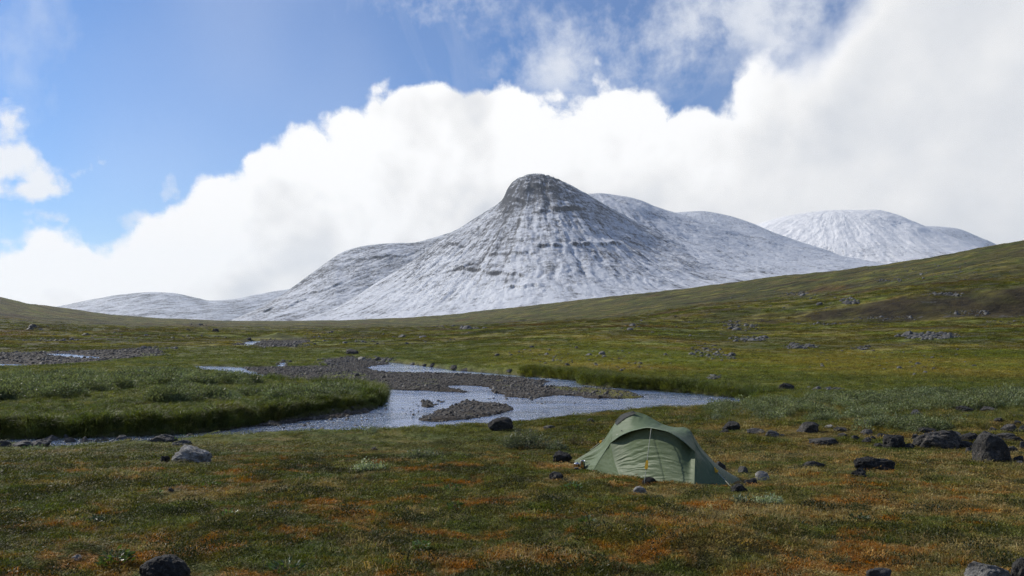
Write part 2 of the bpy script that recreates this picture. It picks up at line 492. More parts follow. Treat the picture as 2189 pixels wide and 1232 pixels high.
def ground_z(x, y, detail=True):
    x = np.asarray(x, float); y = np.asarray(y, float)
    z = land(x, y)
    r = np.hypot(x, y)
    if detail:
        far = sstep(60, 400, r)
        z = z + (0.075 * fbm(x / 1.0, y / 1.0, 4, 3, 0.6) + 0.03 * ridged(x / 0.55, y / 0.55, 2, 4)) * (1 - sstep(60, 160, r)) * (1 - 0.6 * sstep(14, 18, r) * sstep(26, 22, r))
        z = z + 0.13 * fbm(x / 4.3, y / 4.3, 3, 5) * sstep(2, 14, r)
        z = z + (0.35 * fbm(x / 17, y / 17, 4, 9)) * sstep(45, 120, r)
        z = z + 2.5 * fbm(x / 75, y / 75, 5, 13, 0.55) * far
        z = z + 6.0 * fbm(x / 330, y / 330, 4, 21) * sstep(300, 900, r)
        z = z + 1.0 * ridged(x / 34, y / 34, 3, 27) * sstep(190, 320, r) * sstep(0.15, 0.4, x / np.maximum(y, 1))
        z = z + 0.5 * ridged(x / 16, y / 13, 3, 29) * sstep(90, 200, r)
        lm = sstep(0.0, -0.08, x / np.maximum(y, 0.1)) * sstep(22.5, 24.5, r) * sstep(50, 40, r)
        z = z + lm * 0.13 * fbm(x / 2.3, y / 1.7, 3, 37)
    for px, row, d, rad, h in MOUNDS:
        dd = d or near_range(row)
        mx = (px - CX) / FPX * dd
        q2 = ((x - mx) ** 2 + (y - dd) ** 2) / (rad * rad)
        z = z + h * np.exp(-q2) * (1 + 0.3 * fbm(x / (rad * .4), y / (rad * .4), 2, 77))
    # river bed
    wob = 0.13 * fbm(x / 1.1, y / 1.1, 4, 31, 0.6) * sstep(5, 25, r)
    sel = (y > 14) & (y < 140)
    if np.any(sel):
        xs, ys_, zs = x[sel], y[sel], z[sel]
        sdv = poly_sd(RIVER, xs, ys_) + wob[sel] * 2
        bed = -0.14 - 0.10 * sstep(0.3, 2.0, sdv) + 0.05 * fbm(xs / 1.4, ys_ / 1.4, 3, 41)
        for b in BARS:
            sb = poly_sd(b, xs, ys_) + wob[sel] * 4
            top_ = 0.06 + 0.05 * sstep(0, 1.2, sb) + 0.05 * fbm(xs / 2.2, ys_ / 2.2, 3, 43)
            k = sstep(-0.35, 0.45, sb)
            bed = bed * (1 - k) + top_ * k
        zs = np.where(zs < 0.06, 0.06, zs)
        k = sstep(-0.28, 0.16, sdv)
        zs = zs * (1 - k) + bed * k
        for bedp, strips in UPPER:
            su = poly_sd(bedp, xs, ys_) + wob[sel] * 6
            k = sstep(-0.8, 0.5, su)
            b2 = 0.10 + 0.07 * fbm(xs / 2.2, ys_ / 2.2, 3, 43)
            for st in strips:
                k2 = sstep(-0.7, 0.5, poly_sd(st, xs, ys_) + wob[sel] * 5)
                b2 = b2 * (1 - k2) - 0.25 * k2
            zs = zs * (1 - k) + b2 * k
        z = z.copy(); z[sel] = zs
    return z

def in_bed(x, y):
    v = poly_sd(RIVER, x, y)
    for bedp, _ in UPPER: v = np.maximum(v, poly_sd(bedp, x, y))
    return v

# ground sheet: rings of growing size round the viewpoint, out to the horizon
az_f = np.linspace(R(-43), R(43), 620)
az_c = np.linspace(R(43), R(317), 74)[1:-1]
azs = np.concatenate([az_f, az_c, [R(317)]])
rr = np.concatenate([np.geomspace(0.6, 5, 26)[:-1], np.geomspace(5, 45, 330)[:-1], np.geomspace(45, 160, 130)[:-1], np.geomspace(160, 230, 60)[:-1], np.geomspace(230, 3000, 140)[:-1], np.geomspace(3000, 13000, 16)])
GA, GR = np.meshgrid(azs, rr)
GX, GY = GR * np.sin(GA), GR * np.cos(GA)
GZ = ground_z(GX.ravel(), GY.ravel()).reshape(GX.shape)
gverts = np.stack([GX, GY, GZ], -1).reshape(-1, 3)
gfaces = grid_faces(len(rr), len(azs))
gfaces = gfaces[:, ::-1]
c0 = len(gverts)
gverts = np.vstack([gverts, [[0, 0, float(ground_z(np.array([0.0]), np.array([0.01]))[0])]]])

# ------------------------------------------------------------------ tundra colours (shared by the soil and everything growing on it)
def patch_colour_group():
    g = bpy.data.node_groups.new('tundra_colour', 'ShaderNodeTree')
    g.interface.new_socket('Color', in_out='OUTPUT', socket_type='NodeSocketColor')
    g.interface.new_socket('Straw', in_out='OUTPUT', socket_type='NodeSocketFloat')
    t = NT(g)
    go = t.n('NodeGroupOutput')
    pos = t.n('ShaderNodeNewGeometry').outputs['Position']
    x, y, z = t.xyz(pos)
    flat = t.comb(x, y, 0.0)
    wv = t.vmath('ADD', flat, t.vmath('SCALE', t.noise(flat, 1.3, 3, 0.5, color=True), scale=0.5))
    r = t.vmath('LENGTH', flat)
    n_big = t.noise(flat, 0.085, 3, 0.5)
    n_mid = t.noise(wv, 0.55, 4, 0.6)
    n_rust = t.noise(t.vmath('MULTIPLY', t.vmath('ADD', wv, (31, 7, 0)), (0.9, 1.1, 1)), 1.15, 6, 0.68)
    n_straw = t.noise(t.vmath('ADD', wv, (3, 57, 0)), 0.62, 5, 0.6)
    n_dark = t.noise(t.vmath('ADD', wv, (83, 27, 0)), 0.8, 5, 0.62)
    n_fine = t.noise(flat, 9.0, 4, 0.65)
    u = t.math('DIVIDE', x, t.math('MAXIMUM', y, 1.0))
    near = t.ss(r, 24.0, 13.0)
    right = t.ss(u, 0.02, 0.35)
    # base: moss and short sedge
    base = t.mix(t.ss(n_mid, 0.36, 0.64), (0.0787, 0.0976, 0.0141), (0.1495, 0.1541, 0.0268))
    base = t.mix(t.ss(n_fine, 0.35, 0.75), base, (0.1069, 0.0849, 0.0204))
    # distance zones: bright valley meadow, olive and brown slopes
    mead = t.mix(t.ss(t.noise(wv, 0.28, 5, 0.65), 0.38, 0.62), (0.098, 0.124, 0.024), (0.165, 0.172, 0.040))
    slope_c = t.mix(t.ss(t.noise(flat, 0.055, 5, 0.6), 0.40, 0.62), (0.1652, 0.1856, 0.0252), (0.2596, 0.2202, 0.0440))
    slope_c = t.mix(t.ss(t.noise(t.vmath('ADD', flat, (200, 40, 0)), 0.016, 6, 0.66), 0.53, 0.67), slope_c, (0.2045, 0.1196, 0.0283))
    slope_c = t.mix(t.ss(t.noise(t.vmath('MULTIPLY', flat, (0.6, 1.6, 1)), 0.035, 6, 0.65), 0.56, 0.70), slope_c, (0.0944, 0.1227, 0.0189))
    left_mead = t.math('MULTIPLY', t.ss(u, 0.04, -0.10), t.math('MULTIPLY', t.ss(r, 21.0, 24.0), t.ss(r, 120.0, 80.0)))
    wet = t.math('MULTIPLY', t.ss(u, 0.12, 0.30), t.math('MULTIPLY', t.ss(r, 23.0, 30.0), t.ss(r, 52.0, 40.0)))
    c = t.mix(t.ss(r, 30.0, 52.0), base, slope_c)
    d1 = t.noise(t.vmath('MULTIPLY', flat, (0.30, 1.0, 1.0)), 0.16, 7, 0.70)
    d2 = t.noise(t.vmath('MULTIPLY', flat, (0.35, 1.0, 1.0)), 0.035, 7, 0.70)
    shrub = t.math('MULTIPLY', t.ss(d1, 0.44, 0.60), t.ss(d2, 0.38, 0.56))
    c = t.mix(t.math('MULTIPLY', t.ss(r, 45.0, 110.0), t.ss(shrub, 0.55, 0.12)), c, t.vmath('SCALE', c, scale=0.52))
    c = t.mix(t.math('MAXIMUM', left_mead, wet), c, mead)
    # rust-coloured dwarf birch and bearberry, straw-coloured dry grass, dark crowberry: mostly on the near bank
    fdark = t.math('MULTIPLY', t.ss(n_dark, 0.52, 0.64), t.math('MULTIPLY', near, 0.75))
    c = t.mix(fdark, c, (0.0472, 0.0409, 0.0141))
    straw_f = t.math('MULTIPLY', t.ss(t.math('ADD', n_straw, t.math('MULTIPLY', right, 0.13)), 0.53, 0.68), t.math('MULTIPLY', t.ss(r, 40.0, 18.0), 0.85))
    c = t.mix(straw_f, c, (0.3036, 0.2208, 0.0828))
    rust_f = t.math('MULTIPLY', t.ss(t.math('ADD', n_rust, t.math('MULTIPLY', t.ss(r, 14.0, 7.0), 0.035)), 0.535, 0.625), t.math('MULTIPLY', near, 0.85))
    c = t.mix(rust_f, c, t.mix(n_fine, (0.2989, 0.1133, 0.0157), (0.3450, 0.1794, 0.0331)))
    green_f = t.math('MULTIPLY', t.ss(t.noise(t.vmath('ADD', wv, (141, 63, 0)), 0.75, 5, 0.64), 0.50, 0.62), t.math('MULTIPLY', t.ss(r, 40.0, 20.0), 0.72))
    c = t.mix(green_f, c, t.mix(n_fine, (0.0684, 0.1003, 0.0137), (0.1197, 0.1425, 0.0251)))
    t.link(c, go.inputs[0])
    t.link(straw_f, go.inputs[1])
    return g
TUNDRA = patch_colour_group()

def tundra_nodes(nt):
    g = nt.n('ShaderNodeGroup'); g.node_tree = TUNDRA
    return g.outputs['Color'], g.outputs['Straw']

def hsv_jitter(nt, col, rnd, dh=0.022, dv=0.45, ds=0.15):
    h = nt.n('ShaderNodeHueSaturation')
    nt.put(h.inputs['Hue'], nt.lin(rnd, 0, 1, 0.5 - dh, 0.5 + dh))
    nt.put(h.inputs['Saturation'], nt.lin(rnd, 0, 1, 1 + ds, 1 - ds))
    nt.put(h.inputs['Value'], nt.lin(nt.math('FRACT', nt.math('MULTIPLY', rnd, 7.31)), 0, 1, 1 - dv, 1 + dv))
    nt.link(col, h.inputs['Color'])
    return h.outputs[0]

# soil
m_ground, nt, out = new_mat('tundra_soil')
c, sf = tundra_nodes(nt)
pos = nt.n('ShaderNodeNewGeometry').outputs['Position']
x, y, z = nt.xyz(pos)
r = nt.vmath('LENGTH', nt.comb(x, y, 0))
bed_at = nt.n('ShaderNodeAttribute', attribute_name='bed').outputs['Fac']
ero_at = nt.n('ShaderNodeAttribute', attribute_name='erosion').outputs['Fac']
n1 = nt.noise(pos, 2.2, 8, 0.7)
n2 = nt.noise(nt.vmath('MULTIPLY', pos, (0.5, 1.0, 1.0)), 0.22, 7, 0.68)
n3 = nt.noise(nt.vmath('MULTIPLY', pos, (0.35, 1.0, 1.0)), 0.055, 8, 0.72)
fine_dark = nt.math('ADD', nt.math('MULTIPLY', nt.math('MULTIPLY', nt.ss(n2, 0.32, 0.60), nt.ss(n3, 0.36, 0.56)), 0.85), 0.32)
c2 = nt.mix(nt.ss(r, 50, 120), c, nt.vmath('SCALE', c, scale=nt.math('MULTIPLY', fine_dark, nt.ss(r, 120, 420, 1.0, 0.85))))  # far soil also darkened in place of the self-shading between tufts
# bare stony ground showing on the moraine step and in patches on the far slopes
stone_c = nt.mix(nt.noise(pos, 1.1, 6, 0.7), (0.055, 0.052, 0.048), (0.16, 0.155, 0.15))
earth_c = nt.mix(nt.ss(nt.noise(pos, 0.25, 8, 0.75), 0.35, 0.65), (0.014, 0.010, 0.005), (0.058, 0.044, 0.016))
pst = nt.math('MULTIPLY', nt.ss(nt.noise(nt.vmath('MULTIPLY', pos, (0.7, 1.3, 1)), 0.12, 8, 0.72), 0.60, 0.66), nt.ss(r, 70, 130))
c2 = nt.mix(nt.math('MULTIPLY', ero_at, 0.97), c2, earth_c)
c2 = nt.mix(nt.math('MULTIPLY', pst, nt.math('ADD', 0.55, nt.math('MULTIPLY', ero_at, 0.4))), c2, stone_c)
# gravel and silt of the river bed
v = nt.voro(pos, 9.0, 'F1', out='Color')
vx = nt.xyz(v)[0]
grav = nt.mix(vx, (0.045, 0.040, 0.034), (0.14, 0.128, 0.112))
grav = nt.mix(nt.ss(nt.noise(pos, 0.8, 4, 0.6), 0.45, 0.65), grav, (0.075, 0.06, 0.045))
wetk = nt.ss(z, 0.07, 0.0)
grav = nt.mix(nt.math('MULTIPLY', wetk, 0.65), grav, (0.03, 0.027, 0.022))
c3 = nt.mix(bed_at, c2, grav)
bsc = nt.bump(nt.math('ADD', n1, nt.math('MULTIPLY', nt.voro(pos, 9.0), nt.math('MULTIPLY', bed_at, -1.2))), 0.9, 0.12)
bsc = nt.bump(nt.noise(pos, 0.5, 8, 0.72), 0.9, 0.9, bsc)
bsc = nt.bump(nt.math('MULTIPLY', nt.noise(nt.vmath('MULTIPLY', pos, (0.6, 1, 1)), 0.07, 8, 0.70), nt.ss(r, 120, 400)), 1.0, 9.0, bsc)
principled(nt, out, c3, 0.9, bsc, 0.25)

me = mesh_arrays('ground', gverts, gfaces)
inner = np.array([[i, (i + 1) if i + 1 < len(azs) else 0, c0] for i in range(len(azs))], dtype=np.int32)
bm = bmesh.new(); bm.from_mesh(me); bm.verts.ensure_lookup_table()
for a, b, c_ in inner:
    if a != b:
        try: bm.faces.new((bm.verts[a], bm.verts[c_], bm.verts[b]))
        except ValueError: pass
bm.to_mesh(me); bm.free()
vx_, vy_ = gverts[:, 0], gverts[:, 1]
bedv = np.zeros(len(gverts)); s_ = (vy_ > 14) & (vy_ < 140)
bedv[s_] = sstep(-0.25, 0.25, in_bed(vx_[s_], vy_[s_]))
# a few grassy patches on the upper gravel bar
islet = [on_plane([(1180, 826), (1240, 830), (1320, 834), (1388, 850), (1340, 854), (1290, 850), (1250, 843), (1200, 838), (1178, 832)]),
         on_plane([(700, 800), (760, 798), (790, 806), (770, 813), (690, 810)]),
         on_plane([(300, 758), (340, 756), (338, 768), (305, 766)])]
for p in islet:
    bedv[s_] *= 1 - sstep(-0.3, 0.3, poly_sd(p, vx_[s_], vy_[s_]) + 0.5 * fbm(vx_[s_], vy_[s_], 2, 51))
bedv[s_] *= 1 - 0.8 * sstep(0.35, 0.5, fbm(vx_[s_] / 3.0, vy_[s_] / 1.6, 3, 52)) * (gverts[s_, 2] > 0.08)
at = me.attributes.new('bed', 'FLOAT', 'POINT'); at.data.foreach_set('value', bedv.astype(np.float32))
# erosion: the steep faces of the moraine step
gxz = np.gradient(GZ, axis=0) / np.gradient(GR, axis=0)
ero = sstep(0.13, 0.30, gxz) * sstep(140, 165, GR) * (1 - sstep(260, 330, GR)) * sstep(0.10, 0.3, GX / np.maximum(GY, 1))
ero = ero * sstep(-0.35, 0.25, fbm(GX / 14, GY / 14, 4, 61) + 0.1)
erov = np.concatenate([ero.ravel(), [0]])
at = me.attributes.new('erosion', 'FLOAT', 'POINT'); at.data.foreach_set('value', erov.astype(np.float32))
ground = tag(obj('ground', me, m_ground), kind='structure')

# ------------------------------------------------------------------ water
m_water, nt, out = new_mat('river_water')
pos = nt.n('ShaderNodeNewGeometry').outputs['Position']
x, y, z = nt.xyz(pos)
fl = nt.vmath('ADD', nt.vmath('MULTIPLY', pos, (1.0, 1.0, 0)), nt.vmath('SCALE', nt.noise(pos, 0.6, 2, 0.5, color=True), scale=0.8))
rip = nt.noise(fl, 5.0, 5, 0.62)
rip2 = nt.noise(nt.vmath('MULTIPLY', fl, (0.8, 1.4, 1)), 17.0, 4, 0.6)
rapid = nt.ss(nt.noise(nt.vmath('MULTIPLY', pos, (0.7, 1.5, 1)), 0.22, 3, 0.5), 0.46, 0.62)
glit = nt.math('MULTIPLY', nt.ss(x, -2.0, -5.0), nt.ss(y, 33.0, 24.0))
rapid = nt.math('MAXIMUM', rapid, glit)
swell = nt.noise(fl, 1.5, 3, 0.6)
hgt = nt.math('ADD', nt.math('ADD', nt.math('MULTIPLY', swell, 0.8), nt.math('MULTIPLY', rip, nt.math('ADD', 0.5, nt.math('MULTIPLY', rapid, 1.3)))), nt.math('MULTIPLY', rip2, nt.math('ADD', 0.15, nt.math('MULTIPLY', rapid, 0.35))))
nb = nt.bump(hgt, 1.0, 0.13)
gl = nt.n('ShaderNodeBsdfGlossy'); gl.inputs['Roughness'].default_value = 0.09
gl.inputs['Color'].default_value = (0.95, 0.97, 1.0, 1)
nt.link(nb, gl.inputs['Normal'])
tr = nt.n('ShaderNodeBsdfTransparent'); tr.inputs['Color'].default_value = (0.55, 0.60, 0.58, 1)
df = nt.n('ShaderNodeBsdfDiffuse'); df.inputs['Color'].default_value = (0.035, 0.045, 0.05, 1)
body_m = nt.n('ShaderNodeMixShader'); body_m.inputs[0].default_value = 0.55
nt.link(tr.outputs[0], body_m.inputs[1]); nt.link(df.outputs[0], body_m.inputs[2])
fr = nt.n('ShaderNodeFresnel'); fr.inputs['IOR'].default_value = 1.333
nt.link(nb, fr.inputs['Normal'])
ms = nt.n('ShaderNodeMixShader')
nt.link(fr.outputs[0], ms.inputs[0]); nt.link(body_m.outputs[0], ms.inputs[1]); nt.link(gl.outputs[0], ms.inputs[2])
nt.link(ms.outputs[0], out.inputs['Surface'])

wet = (GZ < 0.03) & (GR > 12) & (GR < 170) & (np.abs(GA) < R(43.5))
wet[:, 620:] = False
idx = np.arange(GX.size).reshape(GX.shape)
fw = wet[:-1, :-1] | wet[1:, :-1] | wet[:-1, 1:] | wet[1:, 1:]
fw[:, 618:] = False
q = np.stack([idx[:-1, :-1], idx[1:, :-1], idx[1:, 1:], idx[:-1, 1:]], -1)[fw]
used = np.unique(q); remap = np.full(GX.size, -1); remap[used] = np.arange(len(used))
wv_ = np.stack([GX.ravel()[used], GY.ravel()[used], np.zeros(len(used))], -1)
me = mesh_arrays('river', wv_, remap[q])
tag(obj('river', me, m_water), kind='structure')

# ------------------------------------------------------------------ mountains
def make_mountain(name, cols, prof, seed, ncol, nrow, mat, gully=1.0, cliffs=0.0, behind=1.9, amp=1.0, foot_amp=0.25, centre=None, ledges=()):
    """cols: (picture column, crest row, crest distance, foot row, foot distance); gullies radiate from centre"""
    c = np.array(cols, float)
    px = np.linspace(c[0, 0], c[-1, 0], ncol)
    t = np.concatenate([np.linspace(-0.12, 1.0, nrow), np.linspace(1.0, behind, nrow // 4)[1:]])
    cr_row, cr_y, ft_row, ft_y = (pchip(c[:, 0], c[:, k], px) for k in (1, 2, 3, 4))
    cz = CAM_Z + (HY - cr_row) / FPX * cr_y
    fz = CAM_Z + (HY - ft_row) / FPX * ft_y
    T, PX = np.meshgrid(t, px, indexing='ij')
    kk = np.exp(-0.5 * (np.arange(-30, 31) / 11.0) ** 2); kk /= kk.sum()
    cz_s = np.convolve(np.pad(cz, 30, 'edge'), kk, 'valid')
    Y = ft_y[None, :] + (cr_y - ft_y)[None, :] * T
    X = (PX - CX) / FPX * Y
    g = pchip([p[0] for p in prof], [p[1] for p in prof], T)
    wt = sstep(0.72, 1.0, T)
    H = cz_s[None, :] * (1 - wt) + cz[None, :] * wt - fz[None, :]
    hn = np.clip(H, 5, 400)
    env = np.clip(foot_amp + (1 - foot_amp) * sstep(0.0, 0.3, T), 0, 1) * sstep(-0.12, 0.02, T)
    if centre is None:
        k = int(np.argmin(cr_row)); centre = ((px[k] - CX) / FPX * cr_y[k], cr_y[k] + 250.0)
    ang = np.arctan2(X - centre[0], centre[1] - Y)
    dist = np.hypot(X - centre[0], Y - centre[1])
    la = ang * 1400.0                                   # metres across the fall line at mid slope
    wl = 45.0 * fbm(X / 260, Y / 260, 3, seed)
    gul = 0.6 * ridged((la + wl) / 130.0, dist / 900.0, 4, seed + 3, 0.55) + 0.4 * ridged((la + wl) / 42.0, dist / 420.0, 3, seed + 7, 0.55)
    rough = fbm(X / 190, Y / 190, 6, seed + 9, 0.55)
    fine = fbm(X / 26, Y / 26, 4, seed + 19, 0.6)
    taper = sstep(0, 60, H)
    crest = np.exp(-((T - 1.0) / 0.10) ** 2)
    crag = sstep(0.70, 0.86, T) * sstep(150, 500, H) * (1 if cliffs else 0) * sstep(1050, 1130, PX) * (1 - sstep(1180, 1270, PX))
    dz = (gul * 0.036 * gully * hn + rough * 0.045 * amp * hn * (0.4 + T) + fine * 4.0 * amp) * env * taper
    dz = dz + crag * (ridged(X / 75, Y / 110 + X / 200, 5, seed + 51, 0.6) * 22 + ridged(X / 26, Y / 40, 3, seed + 53, 0.6) * 7)
    dz = dz * (1 - (0.72 - 0.32 * crag) * crest)
    Z = fz[None, :] + H * g + dz
    for px0, px1, row0, row1, hgt in ledges:            # single rock bands, each following a line across the face
        rowz = HY - FPX * (Z - CAM_Z) / np.maximum(Y, 1)
        line = row0 + (row1 - row0) * (PX - px0) / (px1 - px0) + 9.0 * fbm(PX / 40.0, PX * 0 + seed, 5, seed + int(px0))
        onb = sstep(px0 - 12, px0 + 8, PX) * (1 - sstep(px1 - 8, px1 + 12, PX)) * (T < 1.0) * sstep(-0.35, 0.15, fbm(PX / 26.0, T * 9, 4, seed + 5 + int(px1)))
        dr = line - rowz                                # picture rows above the band
        Z = Z + onb * hgt * 0.5 * (sstep(-0.6, 0.9, dr) * (1 - sstep(1.0, 9.0, dr)) - 0.35 * sstep(-9, -0.6, dr) * (1 - sstep(-0.6, 0.4, dr)))
    v = np.stack([X, Y, Z], -1).reshape(-1, 3)
    me = mesh_arrays(name, v, grid_faces(len(t), ncol))
    at = me.attributes.new('fall_line', 'FLOAT_VECTOR', 'POINT')
    at.data.foreach_set('vector', np.stack([la, dist, Z], -1).reshape(-1).astype(np.float32))
    at = me.attributes.new('crag', 'FLOAT', 'POINT')
    at.data.foreach_set('value', (crag * (1 - 0.4 * crest)).ravel().astype(np.float32))
    return tag(obj(name, me, mat), kind='structure')

def mountain_mat(name, snow_lo, snow_hi, speckle, streak=1.0, zmap=(0, 0, 0), snow=(0.64, 0.675, 0.73)):
    m, nt, out = new_mat(name)
    g = nt.n('ShaderNodeNewGeometry')
    pos = g.outputs['Position']
    x, y, z = nt.xyz(pos)
    nz = nt.xyz(g.outputs['Normal'])[2]
    fl = nt.n('ShaderNodeAttribute', attribute_name='fall_line').outputs['Vector']
    crag = nt.n('ShaderNodeAttribute', attribute_name='crag').outputs['Fac']
    n_s = nt.noise(nt.vmath('MULTIPLY', fl, (1.0, 0.10, 0.0)), 0.032, 8, 0.70)
    n_f = nt.noise(nt.vmath('MULTIPLY', pos, (1, 0.6, 1)), 0.050, 8, 0.76)
    n_l = nt.noise(nt.vmath('ADD', nt.vmath('MULTIPLY', pos, (0.10, 0.10, 1.0)), nt.comb(0, 0, nt.math('MULTIPLY', nt.noise(pos, 0.004, 2), 60.0))), 0.055, 6, 0.68)
    n_b = nt.noise(pos, 0.0042, 4, 0.6)
    rock = nt.mix(n_l, (0.026, 0.029, 0.038), (0.075, 0.079, 0.092))
    f = nt.math('ADD', nt.math('MULTIPLY', nt.math('SUBTRACT', n_s, 0.5), 1.9 * streak), nt.math('MULTIPLY', nt.math('SUBTRACT', n_f, 0.5), 2.6 * speckle))
    f = nt.math('ADD', f, nt.math('MULTIPLY', nt.math('SUBTRACT', n_b, 0.5), 1.1))
    f = nt.math('ADD', f, nt.math('MULTIPLY', nt.math('SUBTRACT', n_l, 0.5), 1.1))
    f = nt.math('ADD', f, nt.math('MULTIPLY', nt.math('SUBTRACT', nt.ss(nz, 0.42, 0.92), 0.6), 1.0))
    f = nt.math('SUBTRACT', f, nt.math('MULTIPLY', crag, 0.34))
    n_ff = nt.noise(pos, 0.32, 4, 0.75)
    f = nt.math('ADD', f, nt.math('MULTIPLY', nt.math('SUBTRACT', n_ff, 0.5), 0.9 * speckle))
    if zmap[2]: f = nt.math('ADD', f, nt.ss(z, zmap[0], zmap[1], 0.0, zmap[2]))
    cover = nt.ss(f, snow_lo, snow_hi)
    col = nt.mix(cover, rock, snow)
    bump = nt.bump(nt.math('ADD', n_f, n_s), 0.9, 12.0)
    principled(nt, out, col, nt.lin(cover, 0, 1, 0.9, 0.7), bump, 0.2)
    return m
m_peak = mountain_mat('snow_dusted_rock', -0.14, 0.66, 0.82, 1.0, (420, 60, 0.16))  # brightness of the sunlit foot put in as extra snow cover low down
m_snowy = mountain_mat('snowy_plateau', -0.38, 0.42, 1.0, 0.8)
m_cap = mountain_mat('cloud_white_summit', -0.45, 0.55, 1.0, 0.7, (600, 1080, 1.3), (0.86, 0.87, 0.88))  # cloud veil over the summit painted in as whiter snow with height
m_shoulder = mountain_mat('thin_snow_rock', -0.15, 0.72, 0.8)
m_far = mountain_mat('far_thin_snow', -0.15, 0.75, 0.7)

PROF_PEAK = [(-0.12, -0.06), (0, 0), (0.12, 0.06), (0.25, 0.165), (0.5, 0.425), (0.75, 0.725), (0.88, 0.885), (0.95, 0.965), (1.0, 1.0), (1.08, 0.99), (1.4, 0.7), (1.9, 0.2)]
PROF_DOME = [(-0.12, -0.06), (0, 0), (0.2, 0.13), (0.45, 0.40), (0.7, 0.70), (0.88, 0.92), (1.0, 1.0), (1.15, 1.0), (1.5, 0.8), (1.9, 0.4)]
peak_cols = [  # column, crest row, crest distance, foot row, foot distance
    (470, 697, 3700, 697, 3650), (560, 692, 3700, 693, 3500), (640, 684, 3800, 692, 3300), (700, 666, 3950, 691, 3150), (750, 641, 4050, 690, 3000), (800, 608, 4150, 690, 2880), (850, 579, 4250, 688, 2780),
    (900, 547, 4330, 684, 2700), (945, 511, 4380, 680, 2620), (1000, 478, 4430, 676, 2540), (1040, 453, 4460, 672, 2490), (1066, 436, 4480, 670, 2450), (1076, 426, 4480, 670, 2450), (1084, 408, 4480, 669, 2440), (1098, 391, 4480, 668, 2420),
    (1122, 381, 4480, 666, 2400), (1150, 378, 4480, 664, 2390), (1180, 383, 4480, 661, 2390), (1200, 391, 4480, 659, 2390), (1250, 415, 4500, 655, 2400), (1300, 443, 4550, 650, 2440),
    (1350, 470, 4600, 645, 2500), (1400, 493, 4650, 640, 2580), (1500, 530, 4700, 630, 2750), (1600, 556, 4750, 620, 2900), (1700, 573, 4800, 612, 3050), (1850, 590, 4850, 602, 3300), (2000, 600, 4900, 605, 3500)]
make_mountain('mountain_peak', peak_cols, PROF_PEAK, 101, 460, 320, m_peak, gully=1.25, cliffs=1.0, amp=1.0,
    ledges=[(1150, 1335, 527, 521, 20), (955, 1120, 572, 590, 18), (930, 1010, 590, 566, 12), (1075, 1160, 616, 612, 14), (960, 1000, 520, 528, 12), (1050, 1130, 545, 540, 9), (1110, 1180, 398, 402, 22), (1160, 1245, 452, 446, 34), (1080, 1160, 425, 440, 20)])
plateau_cols = [(1130, 470, 5000, 650, 3300), (1200, 425, 5050, 650, 3300), (1252, 417, 5100, 648, 3250), (1285, 415, 5150, 645, 3200), (1330, 421, 5200, 642, 3150), (1370, 431, 5250, 640, 3100), (1400, 443, 5300, 637, 3100), (1450, 460, 5350, 632, 3100),
                (1500, 474, 5400, 628, 3100), (1560, 492, 5450, 622, 3150), (1620, 508, 5500, 616, 3200), (1700, 528, 5500, 610, 3250), (1800, 549, 5500, 602, 3300), (1900, 567, 5450, 596, 3400), (2000, 580, 5400, 592, 3500), (2120, 590, 5400, 594, 3600)]
make_mountain('mountain_plateau', plateau_cols, PROF_DOME, 131, 380, 200, m_snowy, gully=0.7, amp=0.8, centre=(500.0, 5600.0))
ridge_cols = [(1340, 500, 7400, 560, 6100), (1400, 468, 7400, 560, 6100), (1445, 455, 7400, 560, 6100), (1500, 452, 7400, 560, 6100), (1545, 459, 7400, 565, 6000), (1600, 475, 7300, 570, 5900), (1650, 496, 7200, 575, 5800), (1750, 530, 7100, 580, 5700), (1900, 575, 7000, 590, 5700)]
make_mountain('mountain_ridge', ridge_cols, PROF_DOME, 151, 220, 90, m_snowy, gully=0.4, amp=0.5)
cap_cols = [(1480, 520, 8600, 580, 6600), (1560, 496, 8600, 575, 6600), (1620, 480, 8600, 575, 6500), (1680, 464, 8600, 575, 6400), (1740, 454, 8600, 575, 6300), (1800, 450, 8600, 575, 6200), (1870, 450, 8600, 574, 6200), (1912, 458, 8600, 573, 6200), (1950, 473, 8500, 572, 6200),
            (2000, 494, 8400, 572, 6200), (2060, 517, 8300, 572, 6200), (2110, 535, 8200, 572, 6200), (2189, 556, 8100, 575, 6200), (2350, 590, 8000, 600, 6200)]
make_mountain('mountain_cap', cap_cols, PROF_DOME, 171, 320, 150, m_cap, gully=0.9, amp=0.8)
back_cols = [(1850, 540, 10400, 570, 9000), (1920, 500, 10400, 570, 9000), (1980, 484, 10400, 570, 9000), (2040, 488, 10400, 570, 9000), (2100, 510, 10300, 570, 9000), (2170, 540, 10200, 575, 9000), (2300, 580, 10000, 590, 9000)]
make_mountain('mountain_back', back_cols, PROF_DOME, 181, 160, 60, m_snowy, gully=0.5, amp=0.5)
shoulder_cols = [(440, 695, 4700, 696, 4600), (480, 689, 4800, 695, 4400), (520, 674, 4950, 694, 4300), (560, 656, 5100, 693, 4250), (600, 632, 5250, 692, 4200), (640, 604, 5400, 692, 4200), (680, 575, 5500, 690, 4200), (710, 553, 5550, 690, 4200), (740, 537, 5600, 690, 4250), (780, 526, 5600, 690, 4300),
                 (830, 521, 5600, 688, 4350), (880, 519, 5600, 685, 4400), (920, 511, 5600, 680, 4400), (960, 499, 5600, 670, 4450), (1000, 488, 5600, 660, 4500), (1060, 480, 5600, 640, 4600)]
make_mountain('mountain_shoulder', shoulder_cols, PROF_PEAK, 201, 260, 170, m_shoulder, gully=0.6, amp=0.8,
    ledges=[(560, 660, 668, 640, 16), (640, 730, 640, 606, 14), (720, 850, 560, 545, 12), (540, 620, 676, 655, 10)])
